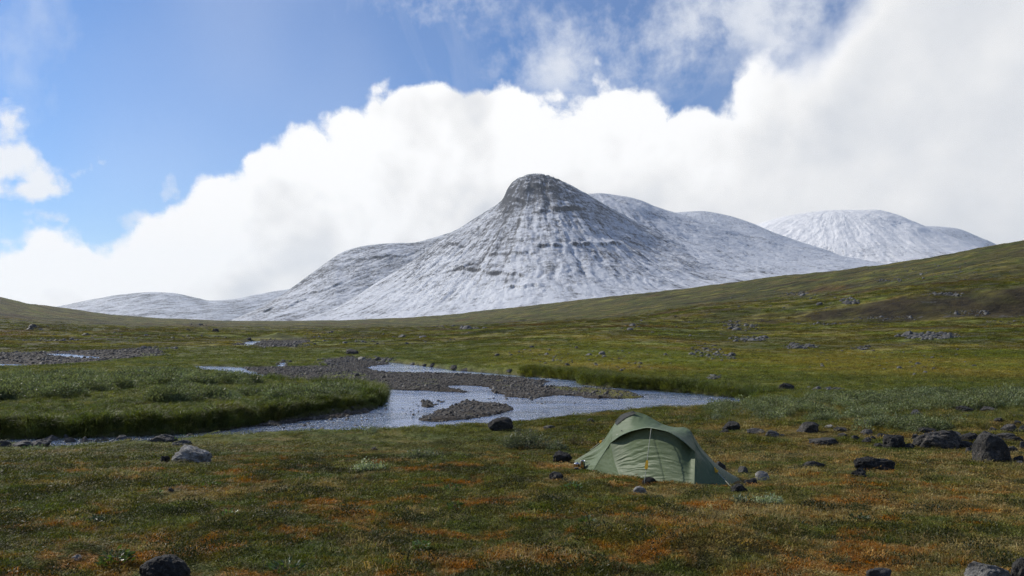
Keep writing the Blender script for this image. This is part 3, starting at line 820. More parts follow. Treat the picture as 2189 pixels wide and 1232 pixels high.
west_cols = [(-60, 690, 9600, 695, 8000), (50, 671, 9600, 695, 8000), (120, 656, 9600, 695, 8000), (200, 640, 9600, 695, 8000), (260, 630, 9600, 695, 8000), (320, 625, 9600, 695, 8000), (370, 627, 9600, 695, 8000), (420, 637, 9600, 695, 8000), (450, 643, 9600, 695, 8000), (500, 640, 9700, 695, 8200),
             (540, 632, 9800, 695, 8400), (580, 624, 9900, 695, 8500), (620, 618, 10000, 695, 8600), (720, 600, 10200, 695, 8800)]
make_mountain('mountain_west', west_cols, PROF_DOME, 231, 260, 90, m_far, gully=0.5, amp=0.7)

# ------------------------------------------------------------------ air
HZ_LO = min(float(np.min([v[2] for v in o.bound_box])) for o in COL.objects if o.type == 'MESH') - 1.0
HZ_HI = max(float(np.max([v[2] for v in o.bound_box])) for o in COL.objects if o.type == 'MESH') + 5.0
hz_v = [(sx, sy, sz) for sz in (HZ_LO, HZ_HI) for sx, sy in ((-14000, -14000), (14000, -14000), (14000, 14500), (-14000, 14500))]
hz_f = [(0, 3, 2, 1), (4, 5, 6, 7), (0, 1, 5, 4), (1, 2, 6, 5), (2, 3, 7, 6), (3, 0, 4, 7)]
m_haze = bpy.data.materials.new('mountain_air'); m_haze.use_nodes = True; m_haze.node_tree.nodes.clear()
nt = NT(m_haze.node_tree)
out = nt.n('ShaderNodeOutputMaterial')
pv = nt.n('ShaderNodeVolumePrincipled')
pv.inputs['Color'].default_value = (0.80, 0.90, 1.0, 1)
pv.inputs['Density'].default_value = 2.8e-5
pv.inputs['Anisotropy'].default_value = 0.2
nt.link(pv.outputs[0], out.inputs['Volume'])
tag(obj('haze', mesh_arrays('haze', hz_v, hz_f, False), m_haze), kind='stuff')

# ------------------------------------------------------------------ where a sight line meets the ground
def ground_at(px, py, dmax=1500.0):
    px = np.atleast_1d(np.asarray(px, float)); py = np.atleast_1d(np.asarray(py, float))
    u = (px - CX) / FPX
    i = np.arange(len(px))
    lo, hi = np.full(len(px), 3.5), np.full(len(px), dmax)
    for step, (cnt, det) in enumerate(((160, False), (14, True), (8, True))):
        if step == 1: lo, hi = lo * 0.93, hi * 1.07        # the coarse pass leaves out the small relief
        f = np.linspace(0, 1, cnt)
        d = lo[:, None] * (hi / lo)[:, None] ** f[None, :]
        X_ = u[:, None] * d
        Z_ = np.maximum(ground_z(X_.ravel(), d.ravel(), detail=det) if det else land(X_.ravel(), d.ravel()), 0.0).reshape(d.shape)
        hit = HY + FPX * (CAM_Z - Z_) / d <= py[:, None]
        hit[:, -1] = True
        k = np.maximum(np.argmax(hit, 1), 1)
        lo, hi = d[i, k - 1], d[i, k]
    dd = (lo + hi) / 2
    x, y = u * dd, dd
    return x, y, ground_z(x, y)


# ------------------------------------------------------------------ rocks
def rock_material(name, a, b, lichen, lich_amt):
    m, nt, out = new_mat(name)
    tc = nt.n('ShaderNodeTexCoord').outputs['Object']
    rnd = nt.n('ShaderNodeObjectInfo').outputs['Random']
    p = nt.vmath('ADD', tc, nt.comb(nt.math('MULTIPLY', rnd, 37.0), nt.math('MULTIPLY', rnd, 91.0), 0.0))
    n1 = nt.ss(nt.noise(p, 4.5, 8, 0.72), 0.30, 0.70)
    n2 = nt.noise(p, 17.0, 6, 0.72)
    n3 = nt.noise(nt.vmath('MULTIPLY', p, (1.0, 1.0, 3.5)), 4.0, 6, 0.65)
    c = nt.mix(n1, a, b)
    c = nt.mix(nt.ss(n3, 0.5, 0.68), c, tuple(0.6 * v for v in a))
    spots = nt.math('MULTIPLY', nt.ss(n2, 0.50, 0.60), nt.ss(nt.noise(p, 3.2, 4, 0.6), 0.38, 0.58))
    c = nt.mix(nt.math('MULTIPLY', spots, lich_amt), c, lichen)
    nb_ = nt.bump(nt.math('ADD', nt.math('ADD', n1, n3), nt.math('MULTIPLY', n2, 0.8)), 1.0, 0.06)
    principled(nt, out, c, 0.82, nb_, 0.35)
    return m
m_rock = rock_material('dark_grey_rock', (0.020, 0.020, 0.019), (0.095, 0.093, 0.086), (0.22, 0.19, 0.165), 0.75)
m_black = rock_material('black_rock', (0.010, 0.010, 0.010), (0.044, 0.043, 0.041), (0.11, 0.11, 0.10), 0.6)
m_pale = rock_material('pale_rock', (0.20, 0.20, 0.19), (0.42, 0.41, 0.385), (0.05, 0.05, 0.048), 0.6)
m_grey = rock_material('grey_rock', (0.05, 0.05, 0.049), (0.13, 0.13, 0.124), (0.22, 0.22, 0.205), 0.5)
m_silver = rock_material('silvery_ribbed_rock', (0.20, 0.20, 0.195), (0.56, 0.55, 0.53), (0.03, 0.03, 0.03), 0.55)
m_wetrock = rock_material('wet_stream_rock', (0.05, 0.05, 0.052), (0.13, 0.13, 0.13), (0.2, 0.2, 0.2), 0.3)

_ico = {}
def ico(sub):
    if sub not in _ico:
        bmx = bmesh.new(); bmesh.ops.create_icosphere(bmx, subdivisions=sub, radius=1.0)
        bmx.verts.ensure_lookup_table()
        _ico[sub] = (np.array([v.co for v in bmx.verts]), np.array([[v.index for v in f.verts] for f in bmx.faces]))
        bmx.free()
    return _ico[sub]

def noise3(P, s, seed, oct_=3):
    a = fbm(P[:, 0] * s + seed, P[:, 1] * s + P[:, 2] * s * 0.6, oct_, seed)
    b = fbm(P[:, 1] * s - seed, P[:, 2] * s + P[:, 0] * s * 0.7, oct_, seed + 5)
    return (a + b) * 0.7

def rock_mesh(seed, dims, sub=4, planes=11, rough=0.10, ribs=0.0, flat=0.0):
    q = np.random.default_rng(seed)
    V, F = ico(sub); P = V.copy()
    for i in range(planes):                            # flat broken faces
        d = q.normal(0, 1, 3); d[2] = d[2] * 0.8 + 0.15; d /= np.linalg.norm(d)
        off = q.uniform(0.52, 0.86)
        over = P @ d - off
        P = P - np.where(over > 0, over * 0.93, 0)[:, None] * d
    if flat:
        P[:, 2] = np.where(P[:, 2] > flat, flat + (P[:, 2] - flat) * 0.3, P[:, 2])
        P[:, 0] = np.where(np.abs(P[:, 0]) > .62, np.sign(P[:, 0]) * (.62 + (np.abs(P[:, 0]) - .62) * .5), P[:, 0])
    nrm = P / (np.linalg.norm(P, axis=1, keepdims=True) + 1e-9)
    P = P + nrm * (noise3(P, 1.6, seed % 97, 4) * rough * 1.7 + noise3(P, 5.0, seed % 89 + 3, 4) * rough * 0.9)[:, None]
    if ribs:
        k = ridged(P[:, 0] * 2.2 + P[:, 2] * 1.6 + 0.5 * P[:, 1], P[:, 1] * 0.8 + P[:, 0] * .4, 3, seed)
        P = P + nrm * (k * ribs)[:, None]
    P[:, 2] = np.where(P[:, 2] < -0.35, -0.35 + (P[:, 2] + .35) * 0.2, P[:, 2])
    lo, hi = P.min(0), P.max(0)
    P = (P - (lo + hi) / 2) / ((hi - lo) / 2)           # fill the box given by dims
    P = P * np.array(dims) / 2
    P[:, 2] += dims[2] / 2
    return P, F

SPOTS = []
def place_rock(px, py, w, h, label, mat=None, seed=0, group=None, sub=None, depth=0.8, planes=11, rough=0.10, ribs=0.0, sink=0.22, name='rock', cat='rock', tilt=0.0, yaw=None, at=None, flat=0.0):
    bx, by, bz = at if at is not None else (float(v[0]) for v in ground_at(px, py))
    sc = by / FPX
    W, H_ = w * sc * 1.06, h * sc
    D_ = W * depth
    # the visible foot is the near side: set the stone back by half its depth
    q = np.random.default_rng(seed + 5000)
    cx_, cy_ = bx * (1 + 0.35 * D_ / by), by + 0.35 * D_
    cz_ = float(ground_z(np.array([cx_]), np.array([cy_]))[0])
    hh = H_ / (1 - sink) 
    top_needed = CAM_Z - ((py - h * 1.08) - HY) / FPX * cy_
    hh = max(0.02, 0.025 + top_needed - (min(cz_, bz) - sink * H_))
    if sub is None: sub = 5 if w > 60 else 4 if w > 22 else 3
    P, F = rock_mesh(seed, (W, D_, hh), sub, planes, rough, ribs, flat)
    o = obj(name, mesh_arrays(name, P, F, w < 40 and planes < 6), mat or m_rock)
    o.location = (cx_, cy_, min(cz_, bz) - sink * H_)
    o.rotation_euler = (0, tilt, q.uniform(-0.35, 0.35) if yaw is None else yaw)
    tag(o, label, cat, group)
    SPOTS.append((cx_, cy_, max(W, D_) * 0.5))
    return o

BF = 'boulders scattered right of the tent'
ROCKS = [   # picture column and row of the foot, width and height in the picture, label, look
    (1562, 920, 38, 16, 'ragged black rock beyond the right shoulder of the tent', m_black, BF, {}),
    (1548, 927, 20, 7, 'small dark stone just below the ragged black rock', m_black, BF, {}),
    (1615, 928, 36, 9, 'flat grey stone right of the ragged black rock', m_rock, BF, {}),
    (1649, 934, 30, 11, 'angular grey stone with a pale left face on straw grass', m_grey, BF, {}),
    (1672, 935, 12, 5, 'tiny stone beside the angular grey one', m_rock, BF, {}),
    (1726, 926, 50, 21, 'rounded grey boulder standing alone midway to the boulder field', m_rock, BF, {'planes': 7}),
    (1745, 901, 20, 6, 'small grey stone on the grass behind the lone rounded boulder', m_grey, BF, {}),
    (1772, 916, 17, 6, 'small pale stone right of the lone rounded boulder', m_pale, BF, {}),
    (1796, 924, 27, 9, 'low dark stone at the left end of the willow patch', m_rock, BF, {}),
    (1764, 952, 68, 13, 'long low slab lying in the straw grass', m_rock, BF, {'sink': .3}),
    (1802, 935, 22, 7, 'flat dark stone above the right end of the long slab', m_rock, BF, {}),
    (1828, 940, 18, 7, 'small dark stone further right of the long slab', m_rock, BF, {}),
    (1541, 1005, 19, 15, 'upright grey stone close behind the right end of the tent', m_grey, 'stones round the tent', {'planes': 6}),
    (1588, 1010, 20, 9, 'round grey stone half sunk behind the tent foot', m_grey, 'stones round the tent', {'planes': 6}),
    (1630, 1027, 29, 15, 'round stone with a pale sunlit top right of the tent', m_pale, 'stones round the tent', {'planes': 4, 'rough': .06}),
    (1603, 1037, 27, 11, 'dark low stone in the shadow at the tent foot', m_rock, 'stones round the tent', {}),
    (1578, 1054, 38, 15, 'jagged dark stone holding the tent guy line', m_black, 'stones round the tent', {}),
    (1740, 1002, 46, 13, 'low dark jagged stone in the grass between tent and black block', m_rock, BF, {'sink': .3}),
    (1656, 997, 12, 5, 'tiny stone in straw grass above the pale topped stone', m_rock, BF, {}),
    (1866, 1007, 92, 26, 'long flat topped black block of stone', m_black, BF, {'planes': 9, 'depth': .55, 'rough': .15, 'flat': .40, 'yaw': .15}),
    (1837, 1019, 40, 14, 'dark wedge of stone in front of the flat topped block', m_black, BF, {}),
    (2118, 988, 74, 58, 'tallest rounded boulder at the right with a shaded flank', m_rock, BF, {'planes': 5, 'rough': .06, 'depth': .85}),
    (2002, 961, 92, 37, 'widest grey boulder with a sloping left side', m_rock, BF, {'planes': 9, 'depth': .6}),
    (1911, 960, 48, 26, 'square dark block left of the widest boulder', m_black, BF, {'planes': 10, 'flat': .5, 'rough': .13}),
    (1963, 900, 32, 21, 'angular pale grey rock poking from the willows', m_grey, BF, {'planes': 9}),
    (1920, 902, 25, 11, 'dark stone left of the angular pale grey rock', m_black, BF, {}),
    (1940, 903, 12, 6, 'tiny stone between the dark stone and the angular pale rock', m_rock, BF, {}),
    (1866, 910, 38, 12, 'broad grey stone partly hidden by willow leaves', m_grey, BF, {}),
    (2064, 882, 36, 12, 'dark pyramid shaped stone in the grass behind the boulders', m_black, BF, {}),
    (2095, 874, 17, 8, 'small dark stone above the long grey one at the back', m_rock, BF, {}),
    (2114, 880, 35, 8, 'long grey stone right of the pyramid stone', m_rock, BF, {}),
    (2160, 867, 15, 9, 'small pointed dark stone near the right edge at the back', m_black, BF, {}),
    (2143, 862, 24, 5, 'flat pale stone farthest back by the right edge', m_grey, BF, {}),
    (2060, 894, 26, 7, 'flat grey stone below the pyramid stone', m_rock, BF, {}),
    (2137, 905, 25, 10, 'brown grey stone on the grass above the right cluster', m_rock, BF, {}),
    (2178, 895, 24, 7, 'flat stone touching the right edge above the cluster', m_rock, BF, {}),
    (2173, 909, 19, 8, 'dark stone by the right edge just over the cluster', m_black, BF, {}),
    (2158, 925, 32, 15, 'dark lumpy stone at the top of the right cluster', m_rock, BF, {}),
    (2186, 923, 14, 11, 'grey stone cut by the right edge beside the lumpy one', m_grey, BF, {}),
    (2122, 924, 19, 8, 'bluish stone sunk in dark heath above the tallest boulder', m_rock, BF, {}),
    (2074, 945, 38, 16, 'black stone between the widest and the tallest boulder', m_black, BF, {}),
    (2038, 935, 34, 11, 'pale flat stone leaning behind the widest boulder', m_grey, BF, {}),
    (1981, 928, 40, 12, 'dark ridge of stone behind the top of the widest boulder', m_black, BF, {}),
    (1955, 943, 16, 12, 'upright stone at the left shoulder of the widest boulder', m_rock, BF, {}),
    (2068, 962, 34, 16, 'broken dark stone at the right foot of the widest boulder', m_black, BF, {}),
    (2073, 970, 19, 11, 'rough small stone in front of the broken dark one', m_rock, BF, {}),
    (2152, 944, 42, 15, 'long grey stone behind the tallest boulder', m_rock, BF, {}),
    (2172, 946, 27, 12, 'black stone right of the long grey one', m_black, BF, {}),
    (2163, 970, 25, 14, 'dark stone at the right foot of the tallest boulder', m_rock, BF, {}),
    (2187, 962, 15, 15, 'grey stone cut by the right edge beside the tallest boulder', m_grey, BF, {}),
    (2178, 988, 22, 11, 'rough grey stone low by the right edge', m_rock, BF, {}),
    (2181, 996, 18, 7, 'flat grey stone in front of the rough one by the right edge', m_grey, BF, {}),
    (1852, 948, 19, 11, 'knobbly stone left of the square dark block', m_rock, BF, {}),
    (1866, 940, 11, 6, 'tiny stone right above the knobbly stone', m_rock, BF, {}),
    (1889, 937, 26, 8, 'black stone lying above the square dark block', m_black, BF, {}),
    (1879, 957, 19, 7, 'low stone against the left side of the square block', m_rock, BF, {}),
    (1944, 961, 26, 10, 'low dark stone wedged between square block and widest boulder', m_black, BF, {}),
    (1851, 930, 26, 10, 'dark stone buried in willow leaves above the knobbly stone', m_rock, BF, {}),
    (1071, 921, 54, 26, 'dark pointed boulder at the river edge behind the willow bush', m_black, None, {'planes': 8}),
    (1201, 988, 40, 20, 'black stone with a pale streak left of the tent tip', m_black, 'stones round the tent', {'planes': 9}),
    (1190, 1027, 30, 14, 'flat bluish stone in the heath below the tent tip', m_rock, 'stones round the tent', {'planes': 12}),
    (1262, 904, 20, 8, 'small half lit stone on the bank left of the tent peak', m_grey, None, {}),
    (1173, 918, 28, 6, 'low grey stone hidden in bank grass left of the tent', m_rock, None, {}),
    (1388, 1040, 30, 15, 'round dark stone weighing down the tent front edge', m_black, 'stones round the tent', {'planes': 4, 'rough': .06, 'depth': .6}),
    (1367, 1058, 28, 13, 'pale flat stone in front of the tent', m_pale, 'stones round the tent', {'planes': 9}),
    (408, 993, 86, 36, 'large silvery ribbed rock on the left bank', m_silver, None, {'ribs': .13, 'planes': 9, 'depth': .55}),
    (390, 953, 38, 10, 'pale flat rock at the bank edge above the ribbed rock', m_grey, None, {'ribs': .08}),
    (352, 990, 20, 12, 'dark clod of stone left of the ribbed rock', m_black, None, {}),
    (349, 945, 64, 14, 'long flat topped rock at the edge of the stream', m_wetrock, 'stones in the left stream', {'planes': 6, 'depth': .5}),
    (8, 955, 28, 10, 'wet stone cut by the left edge in the stream', m_wetrock, 'stones in the left stream', {}),
    (46, 956, 42, 10, 'pale wet slab in the stream near the left edge', m_grey, 'stones in the left stream', {}),
    (86, 954, 46, 13, 'dark humped stone right of the pale wet slab', m_wetrock, 'stones in the left stream', {}),
    (110, 942, 36, 9, 'flat stone under the dark bank behind the humped stone', m_wetrock, 'stones in the left stream', {}),
    (140, 937, 13, 6, 'small pale stone under the dark bank', m_grey, 'stones in the left stream', {}),
    (152, 946, 30, 9, 'low grey stone behind the yellow green stream herb', m_wetrock, 'stones in the left stream', {}),
    (183, 946, 19, 10, 'leaning wet stone right of the stream herb', m_wetrock, 'stones in the left stream', {}),
    (208, 945, 14, 5, 'tiny wet stone between two larger stream stones', m_wetrock, 'stones in the left stream', {}),
    (225, 943, 18, 7, 'arched dark stone in midstream', m_wetrock, 'stones in the left stream', {}),
    (258, 940, 22, 7, 'dark stone with a sloping top left of the long flat rock', m_wetrock, 'stones in the left stream', {}),
    (274, 943, 17, 6, 'pale flat stone next to the sloping dark stone', m_grey, 'stones in the left stream', {}),
    (352, 1244, 106, 46, 'big black pointed rock cut by the bottom edge', m_black, None, {'planes': 9, 'depth': .7}),
    (2108, 1258, 88, 46, 'pale lichen spotted boulder at the bottom right corner', m_pale, 'boulders along the bottom edge', {'planes': 7}),
    (2186, 1246, 46, 46, 'dark reddish boulder in the bottom right corner', m_rock, 'boulders along the bottom edge', {'planes': 7}),
    (1880, 1244, 56, 22, 'grey stone barely showing over the bottom edge', m_grey, 'boulders along the bottom edge', {}),
    (165, 1198, 20, 6, 'small white stone resting on rusty moss', m_pale, None, {}),
    (366, 1052, 11, 5, 'tiny bluish pebble in the left heath', m_rock, None, {}),
    (801, 964, 14, 6, 'small dark stone near the sparse flat willow', m_rock, None, {}),
    (1682, 834, 36, 13, 'dark boulder on the far bank right of the river pool', m_black, 'lone rocks on the far side', {'planes': 7}),
    (2030, 843, 18, 5, 'white flat stone in the green far bank', m_pale, 'lone rocks on the far side', {}),
    (1830, 846, 24, 5, 'pale flat stone in the far ditch', m_grey, 'lone rocks on the far side', {}),
    (753, 758, 24, 11, 'rounded boulder by the upper gravel bar', m_rock, 'lone rocks on the far side', {'planes': 6}),
    (460, 712, 16, 9, 'black boulder on the distant brown meadow', m_black, 'lone rocks on the far side', {}),
    (532, 728, 13, 6, 'dark stone beside the distant bright stream', m_black, 'lone rocks on the far side', {}),
    (402, 708, 8, 5, 'small dark stone left of the distant black boulder', m_black, 'lone rocks on the far side', {}),
    (974, 790, 22, 8, 'grey boulder where the thin far channel bends', m_rock, 'lone rocks on the far side', {}),
    (994, 793, 16, 5, 'flat stone right beside the far channel boulder', m_rock, 'lone rocks on the far side', {}),
    (925, 783, 12, 6, 'dark stone at the top of the far channel', m_rock, 'lone rocks on the far side', {}),
    (1092, 796, 18, 6, 'pale grey stone low on the brown slope above the water', m_grey, 'lone rocks on the far side', {}),
    (1144, 791, 19, 6, 'pale flat stone right of its neighbour on the brown slope', m_grey, 'lone rocks on the far side', {}),
    (1213, 782, 11, 5, 'small pale stone upper right on the brown slope', m_grey, 'lone rocks on the far side', {}),
    (1137, 745, 10, 5, 'pale stone high on the brown slope', m_grey, 'lone rocks on the far side', {}),
    (1063, 762, 11, 5, 'pale stone halfway up the brown slope at its left', m_grey, 'lone rocks on the far side', {}),
    (1752, 653, 13, 6, 'lone boulder on the grassy rim of the right hillside', m_grey, 'lone rocks on the far side', {}),
    (1040, 696, 9, 4, 'dark speck of rock on the distant green slope', m_black, 'lone rocks on the far side', {}),
]
_ra = ground_at([q[0] for q in ROCKS], [q[1] for q in ROCKS])
for i, (px, py, w_, h_, lab, mt, grp, kw) in enumerate(ROCKS):
    place_rock(px, py, w_, h_, lab, mt, 700 + i * 13, grp, at=tuple(float(v[i]) for v in _ra), **kw)


def low_by_rocks(x, y):
    """plants keep low close to the stones"""
    d = np.full(len(x), 9.0)
    for a, b, rad in SPOTS:
        if b < 60: d = np.minimum(d, np.hypot(x - a, y - b) - rad)
    return 0.35 + 0.65 * sstep(0.05, 0.55, d)

# ------------------------------------------------------------------ small plant pieces
def leaf_quads(n, seed, rad, lmin, lmax, wid, lean, dome=0.0, bend=0.3, rootz=-0.01):
    """n narrow blades rooted inside a disc, each a bent strip of two faces"""
    g = np.random.default_rng(seed)
    a = g.uniform(0, 2 * np.pi, n); rr_ = rad * np.sqrt(g.uniform(0, 1, n))
    bx, by = rr_ * np.cos(a), rr_ * np.sin(a)
    L = g.uniform(lmin, lmax, n)
    da = a + g.normal(0, 1.2, n)
    ln = np.abs(g.normal(lean, lean * 0.5, n))
    dx, dy = np.cos(da), np.sin(da)
    root = np.stack([bx, by, np.full(n, rootz) + dome * (1 - (rr_ / rad) ** 2)], -1)
    d1 = np.stack([dx * np.sin(ln), dy * np.sin(ln), np.cos(ln)], -1)
    l2 = np.minimum(ln + bend + g.uniform(0, bend, n), 1.9)
    d2 = np.stack([dx * np.sin(l2), dy * np.sin(l2), np.cos(l2)], -1)
    mid = root + d1 * (L * 0.55)[:, None]
    tip = mid + d2 * (L * 0.5)[:, None]
    ta = g.uniform(0, 2 * np.pi, n)
    side = np.stack([np.cos(ta), np.sin(ta), np.zeros(n)], -1) * (wid * g.uniform(0.7, 1.3, n))[:, None] * 0.5
    v = np.stack([root - side * .8, root + side * .8, mid - side, mid + side, tip], 1)     # n,5,3
    base = (np.arange(n) * 5)[:, None]
    tri = np.concatenate([base + [0, 1, 3], base + [0, 3, 2], base + [2, 3, 4]], 0)
    return v.reshape(-1, 3), tri

def oval_leaves(P, Dr, L, W, g):
    """pointed oval leaves at P along Dr"""
    n = len(P)
    Dr = Dr / np.linalg.norm(Dr, axis=1, keepdims=True)
    rnd = g.normal(0, 1, (n, 3))
    sd_ = np.cross(Dr, rnd); sd_ /= np.linalg.norm(sd_, axis=1, keepdims=True) + 1e-9
    nrm = np.cross(Dr, sd_)
    L = L[:, None]; W = W[:, None]
    a = P; t = P + Dr * L
    m1 = P + Dr * L * 0.45 + sd_ * W * .5 + nrm * W * .15
    m2 = P + Dr * L * 0.45 - sd_ * W * .5 + nrm * W * .15
    v = np.stack([a, m1, t, m2], 1).reshape(-1, 3)
    b = (np.arange(n) * 4)[:, None]
    tri = np.concatenate([b + [0, 1, 2], b + [0, 2, 3]], 0)
    return v, tri

def foliage_mat(name, mode, colors=None, rough=0.45, spec=0.5, trans=0.35):
    m, nt, out = new_mat(name)
    rnd = nt.n('ShaderNodeObjectInfo').outputs['Random']
    if mode == 'tundra':
        c, sf = tundra_nodes(nt)
    elif mode == 'sedge':
        pos = nt.n('ShaderNodeNewGeometry').outputs['Position']
        c, sf = tundra_nodes(nt)
        c = nt.mix(0.55, c, nt.mix(nt.noise(pos, 0.9, 4, 0.6), colors[0], colors[1]))
    else:
        pos = nt.n('ShaderNodeNewGeometry').outputs['Position']
        c = nt.mix(nt.noise(pos, 6.0, 3, 0.6), colors[0], colors[1])
    c = hsv_jitter(nt, c, rnd)
    isl = nt.n('ShaderNodeNewGeometry').outputs['Random Per Island']
    c = nt.vmath('SCALE', c, scale=nt.lin(isl, 0, 1, 0.62, 1.42))
    p = nt.n('ShaderNodeBsdfPrincipled')
    nt.link(c, p.inputs['Base Color'])
    p.inputs['Roughness'].default_value = rough
    p.inputs['Specular IOR Level'].default_value = spec
    tl = nt.n('ShaderNodeBsdfTranslucent')
    nt.link(nt.vmath('MULTIPLY', c, (1.15, 1.2, 0.7)), tl.inputs['Color'])
    mx = nt.n('ShaderNodeMixShader'); mx.inputs[0].default_value = trans
    nt.link(p.outputs[0], mx.inputs[1]); nt.link(tl.outputs[0], mx.inputs[2])
    nt.link(mx.outputs[0], out.inputs['Surface'])
    return m
m_heath = foliage_mat('heath_leaves', 'tundra', rough=0.6, spec=0.15, trans=0.25)
m_grass = foliage_mat('grass_blades', 'tundra', rough=0.55, spec=0.2, trans=0.40)
m_sedge = foliage_mat('sedge_blades', 'sedge', [(0.050, 0.085, 0.016), (0.095, 0.115, 0.030)], rough=0.5, spec=0.25, trans=0.40)
m_willow = foliage_mat('willow_leaves', 'own', [(0.110, 0.140, 0.062), (0.215, 0.240, 0.125)], rough=0.45, spec=0.22, trans=0.28)
m_shrub = foliage_mat('shrub_willow_leaves', 'own', [(0.135, 0.17, 0.095), (0.27, 0.305, 0.19)], rough=0.42, spec=0.3, trans=0.28)
m_herb = foliage_mat('herb_leaves', 'own', [(0.050, 0.095, 0.022), (0.095, 0.140, 0.045)], rough=0.4, trans=0.35)
m_stem, nt, out = new_mat('woody_stems')
principled(nt, out, nt.mix(nt.noise(nt.n('ShaderNodeNewGeometry').outputs['Position'], 30, 3), (0.03, 0.022, 0.014), (0.07, 0.05, 0.034)), 0.8)

# ------------------------------------------------------------------ scattering: templates live outside the scene, one object carries all their instances
def template_set(name, meshes):
    c = bpy.data.collections.new(name)
    for i, (me, mat) in enumerate(meshes):
        o = bpy.data.objects.new('%s_%02d' % (name, i), me)
        me.materials.clear(); me.materials.append(mat)
        c.objects.link(o)
    return c

def scatter(name, P, rot, scl, idx, coll):
    me = bpy.data.meshes.new(name)
    n = len(P)
    me.vertices.add(n); me.vertices.foreach_set('co', np.asarray(P, np.float32).ravel())
    a = me.attributes.new('rot', 'FLOAT_VECTOR', 'POINT'); a.data.foreach_set('vector', np.asarray(rot, np.float32).ravel())
    scl = np.asarray(scl, np.float32)
    if scl.ndim == 1: scl = np.repeat(scl[:, None], 3, 1)
    a = me.attributes.new('scl', 'FLOAT_VECTOR', 'POINT'); a.data.foreach_set('vector', scl.ravel())
    a = me.attributes.new('idx', 'INT', 'POINT'); a.data.foreach_set('value', np.asarray(idx, np.int32))
    me.update()
    o = obj(name, me)
    g = bpy.data.node_groups.new(name + '_scatter', 'GeometryNodeTree')
    g.interface.new_socket('Geometry', in_out='INPUT', socket_type='NodeSocketGeometry')
    g.interface.new_socket('Geometry', in_out='OUTPUT', socket_type='NodeSocketGeometry')
    gi = g.nodes.new('NodeGroupInput'); go = g.nodes.new('NodeGroupOutput')
    ci = g.nodes.new('GeometryNodeCollectionInfo'); ci.inputs['Collection'].default_value = coll
    ci.inputs['Separate Children'].default_value = True; ci.inputs['Reset Children'].default_value = True
    ip = g.nodes.new('GeometryNodeInstanceOnPoints'); ip.inputs['Pick Instance'].default_value = True
    def attr(nm, dt):
        nd = g.nodes.new('GeometryNodeInputNamedAttribute'); nd.data_type = dt; nd.inputs['Name'].default_value = nm
        return [s for s in nd.outputs if s.enabled and s.name == 'Attribute'][0]
    L = g.links.new
    L(gi.outputs[0], ip.inputs['Points']); L(ci.outputs[0], ip.inputs['Instance'])
    L(attr('idx', 'INT'), ip.inputs['Instance Index'])
    e2r = g.nodes.new('FunctionNodeEulerToRotation'); L(attr('rot', 'FLOAT_VECTOR'), e2r.inputs[0]); L(e2r.outputs[0], ip.inputs['Rotation'])
    L(attr('scl', 'FLOAT_VECTOR'), ip.inputs['Scale'])
    L(ip.outputs[0], go.inputs[0])
    md = o.modifiers.new('scatter', 'NODES'); md.node_group = g
    return o

def spread(n, r0, r1, u0, u1, power, g):
    """random places, denser close by: density falls as r^-power"""
    q = 2.0 - power
    t = g.uniform(0, 1, n)
    r = (r0 ** q + t * (r1 ** q - r0 ** q)) ** (1 / q) if abs(q) > 1e-6 else r0 * (r1 / r0) ** t
    a = np.arctan(g.uniform(u0, u1, n))
    return r * np.sin(a), r * np.cos(a), r

# ---- heath and short grass of the near bank
heath = template_set('heath_tuft', [(mesh_arrays('heath_tuft', *leaf_quads(110, 11 + k, 0.14, 0.014, 0.036, 0.0075, 0.7, 0.018, 0.4)), m_heath) for k in range(5)])
grass_t = template_set('grass_tuft', [(mesh_arrays('grass_tuft', *leaf_quads(46, 31 + k, 0.11, 0.04, 0.105, 0.0045, 0.5, 0.0, 0.7)), m_grass) for k in range(5)])
sedge_t = template_set('sedge_tuft', [(mesh_arrays('sedge_tuft', *leaf_quads(70, 51 + k, 0.16, 0.14, 0.36, 0.008, 0.35, 0.0, 0.7)), m_sedge) for k in range(5)])

TENT_AXIS = ((1.13, 14.35), (3.15, 11.45))
def near_tent(x, y, w=0.42):
    (ax, ay), (bx, by) = TENT_AXIS
    ex, ey = bx - ax, by - ay
    t = np.clip(((x - ax) * ex + (y - ay) * ey) / (ex * ex + ey * ey), 0.06, 0.94)
    return np.hypot(x - ax - t * ex, y - ay - t * ey) < w

def mead_mask(x, y):
    u = x / np.maximum(y, 0.1); r = np.hypot(x, y)
    left = sstep(0.04, -0.10, u) * sstep(18, 23, r) * sstep(120, 80, r)
    wet = sstep(0.12, 0.30, u) * sstep(23, 30, r) * sstep(52, 40, r)
    return np.maximum(left, wet)

g = np.random.default_rng(101)
x, y, r = spread(78000, 5.2, 48, -0.92, 0.92, 1.25, g)
keep = (in_bed(x, y) < -0.08) & ~near_tent(x, y) & (g.uniform(0, 1, len(x)) > mead_mask(x, y) * 0.8)
x, y, r = x[keep], y[keep], r[keep]
z = ground_z(x, y)
n = len(x)
rot = np.stack([g.normal(0, .12, n), g.normal(0, .12, n), g.uniform(0, 6.28, n)], -1)
hum = 0.75 + 0.6 * sstep(-0.1, 0.5, fbm(x / 0.6, y / 0.6, 3, 71))
s = g.uniform(0.8, 1.35, n) * np.clip(r / 10, 0.85, 2.4) ** 0.75
hum = hum * low_by_rocks(x, y) * np.where((y > 16) & (y < 23) & (x < 1.0), 0.55, 1.0)
tag(scatter('heath', np.stack([x, y, z], -1), rot, np.stack([s, s, s * hum], -1), g.integers(0, 5, n), heath), kind='stuff')

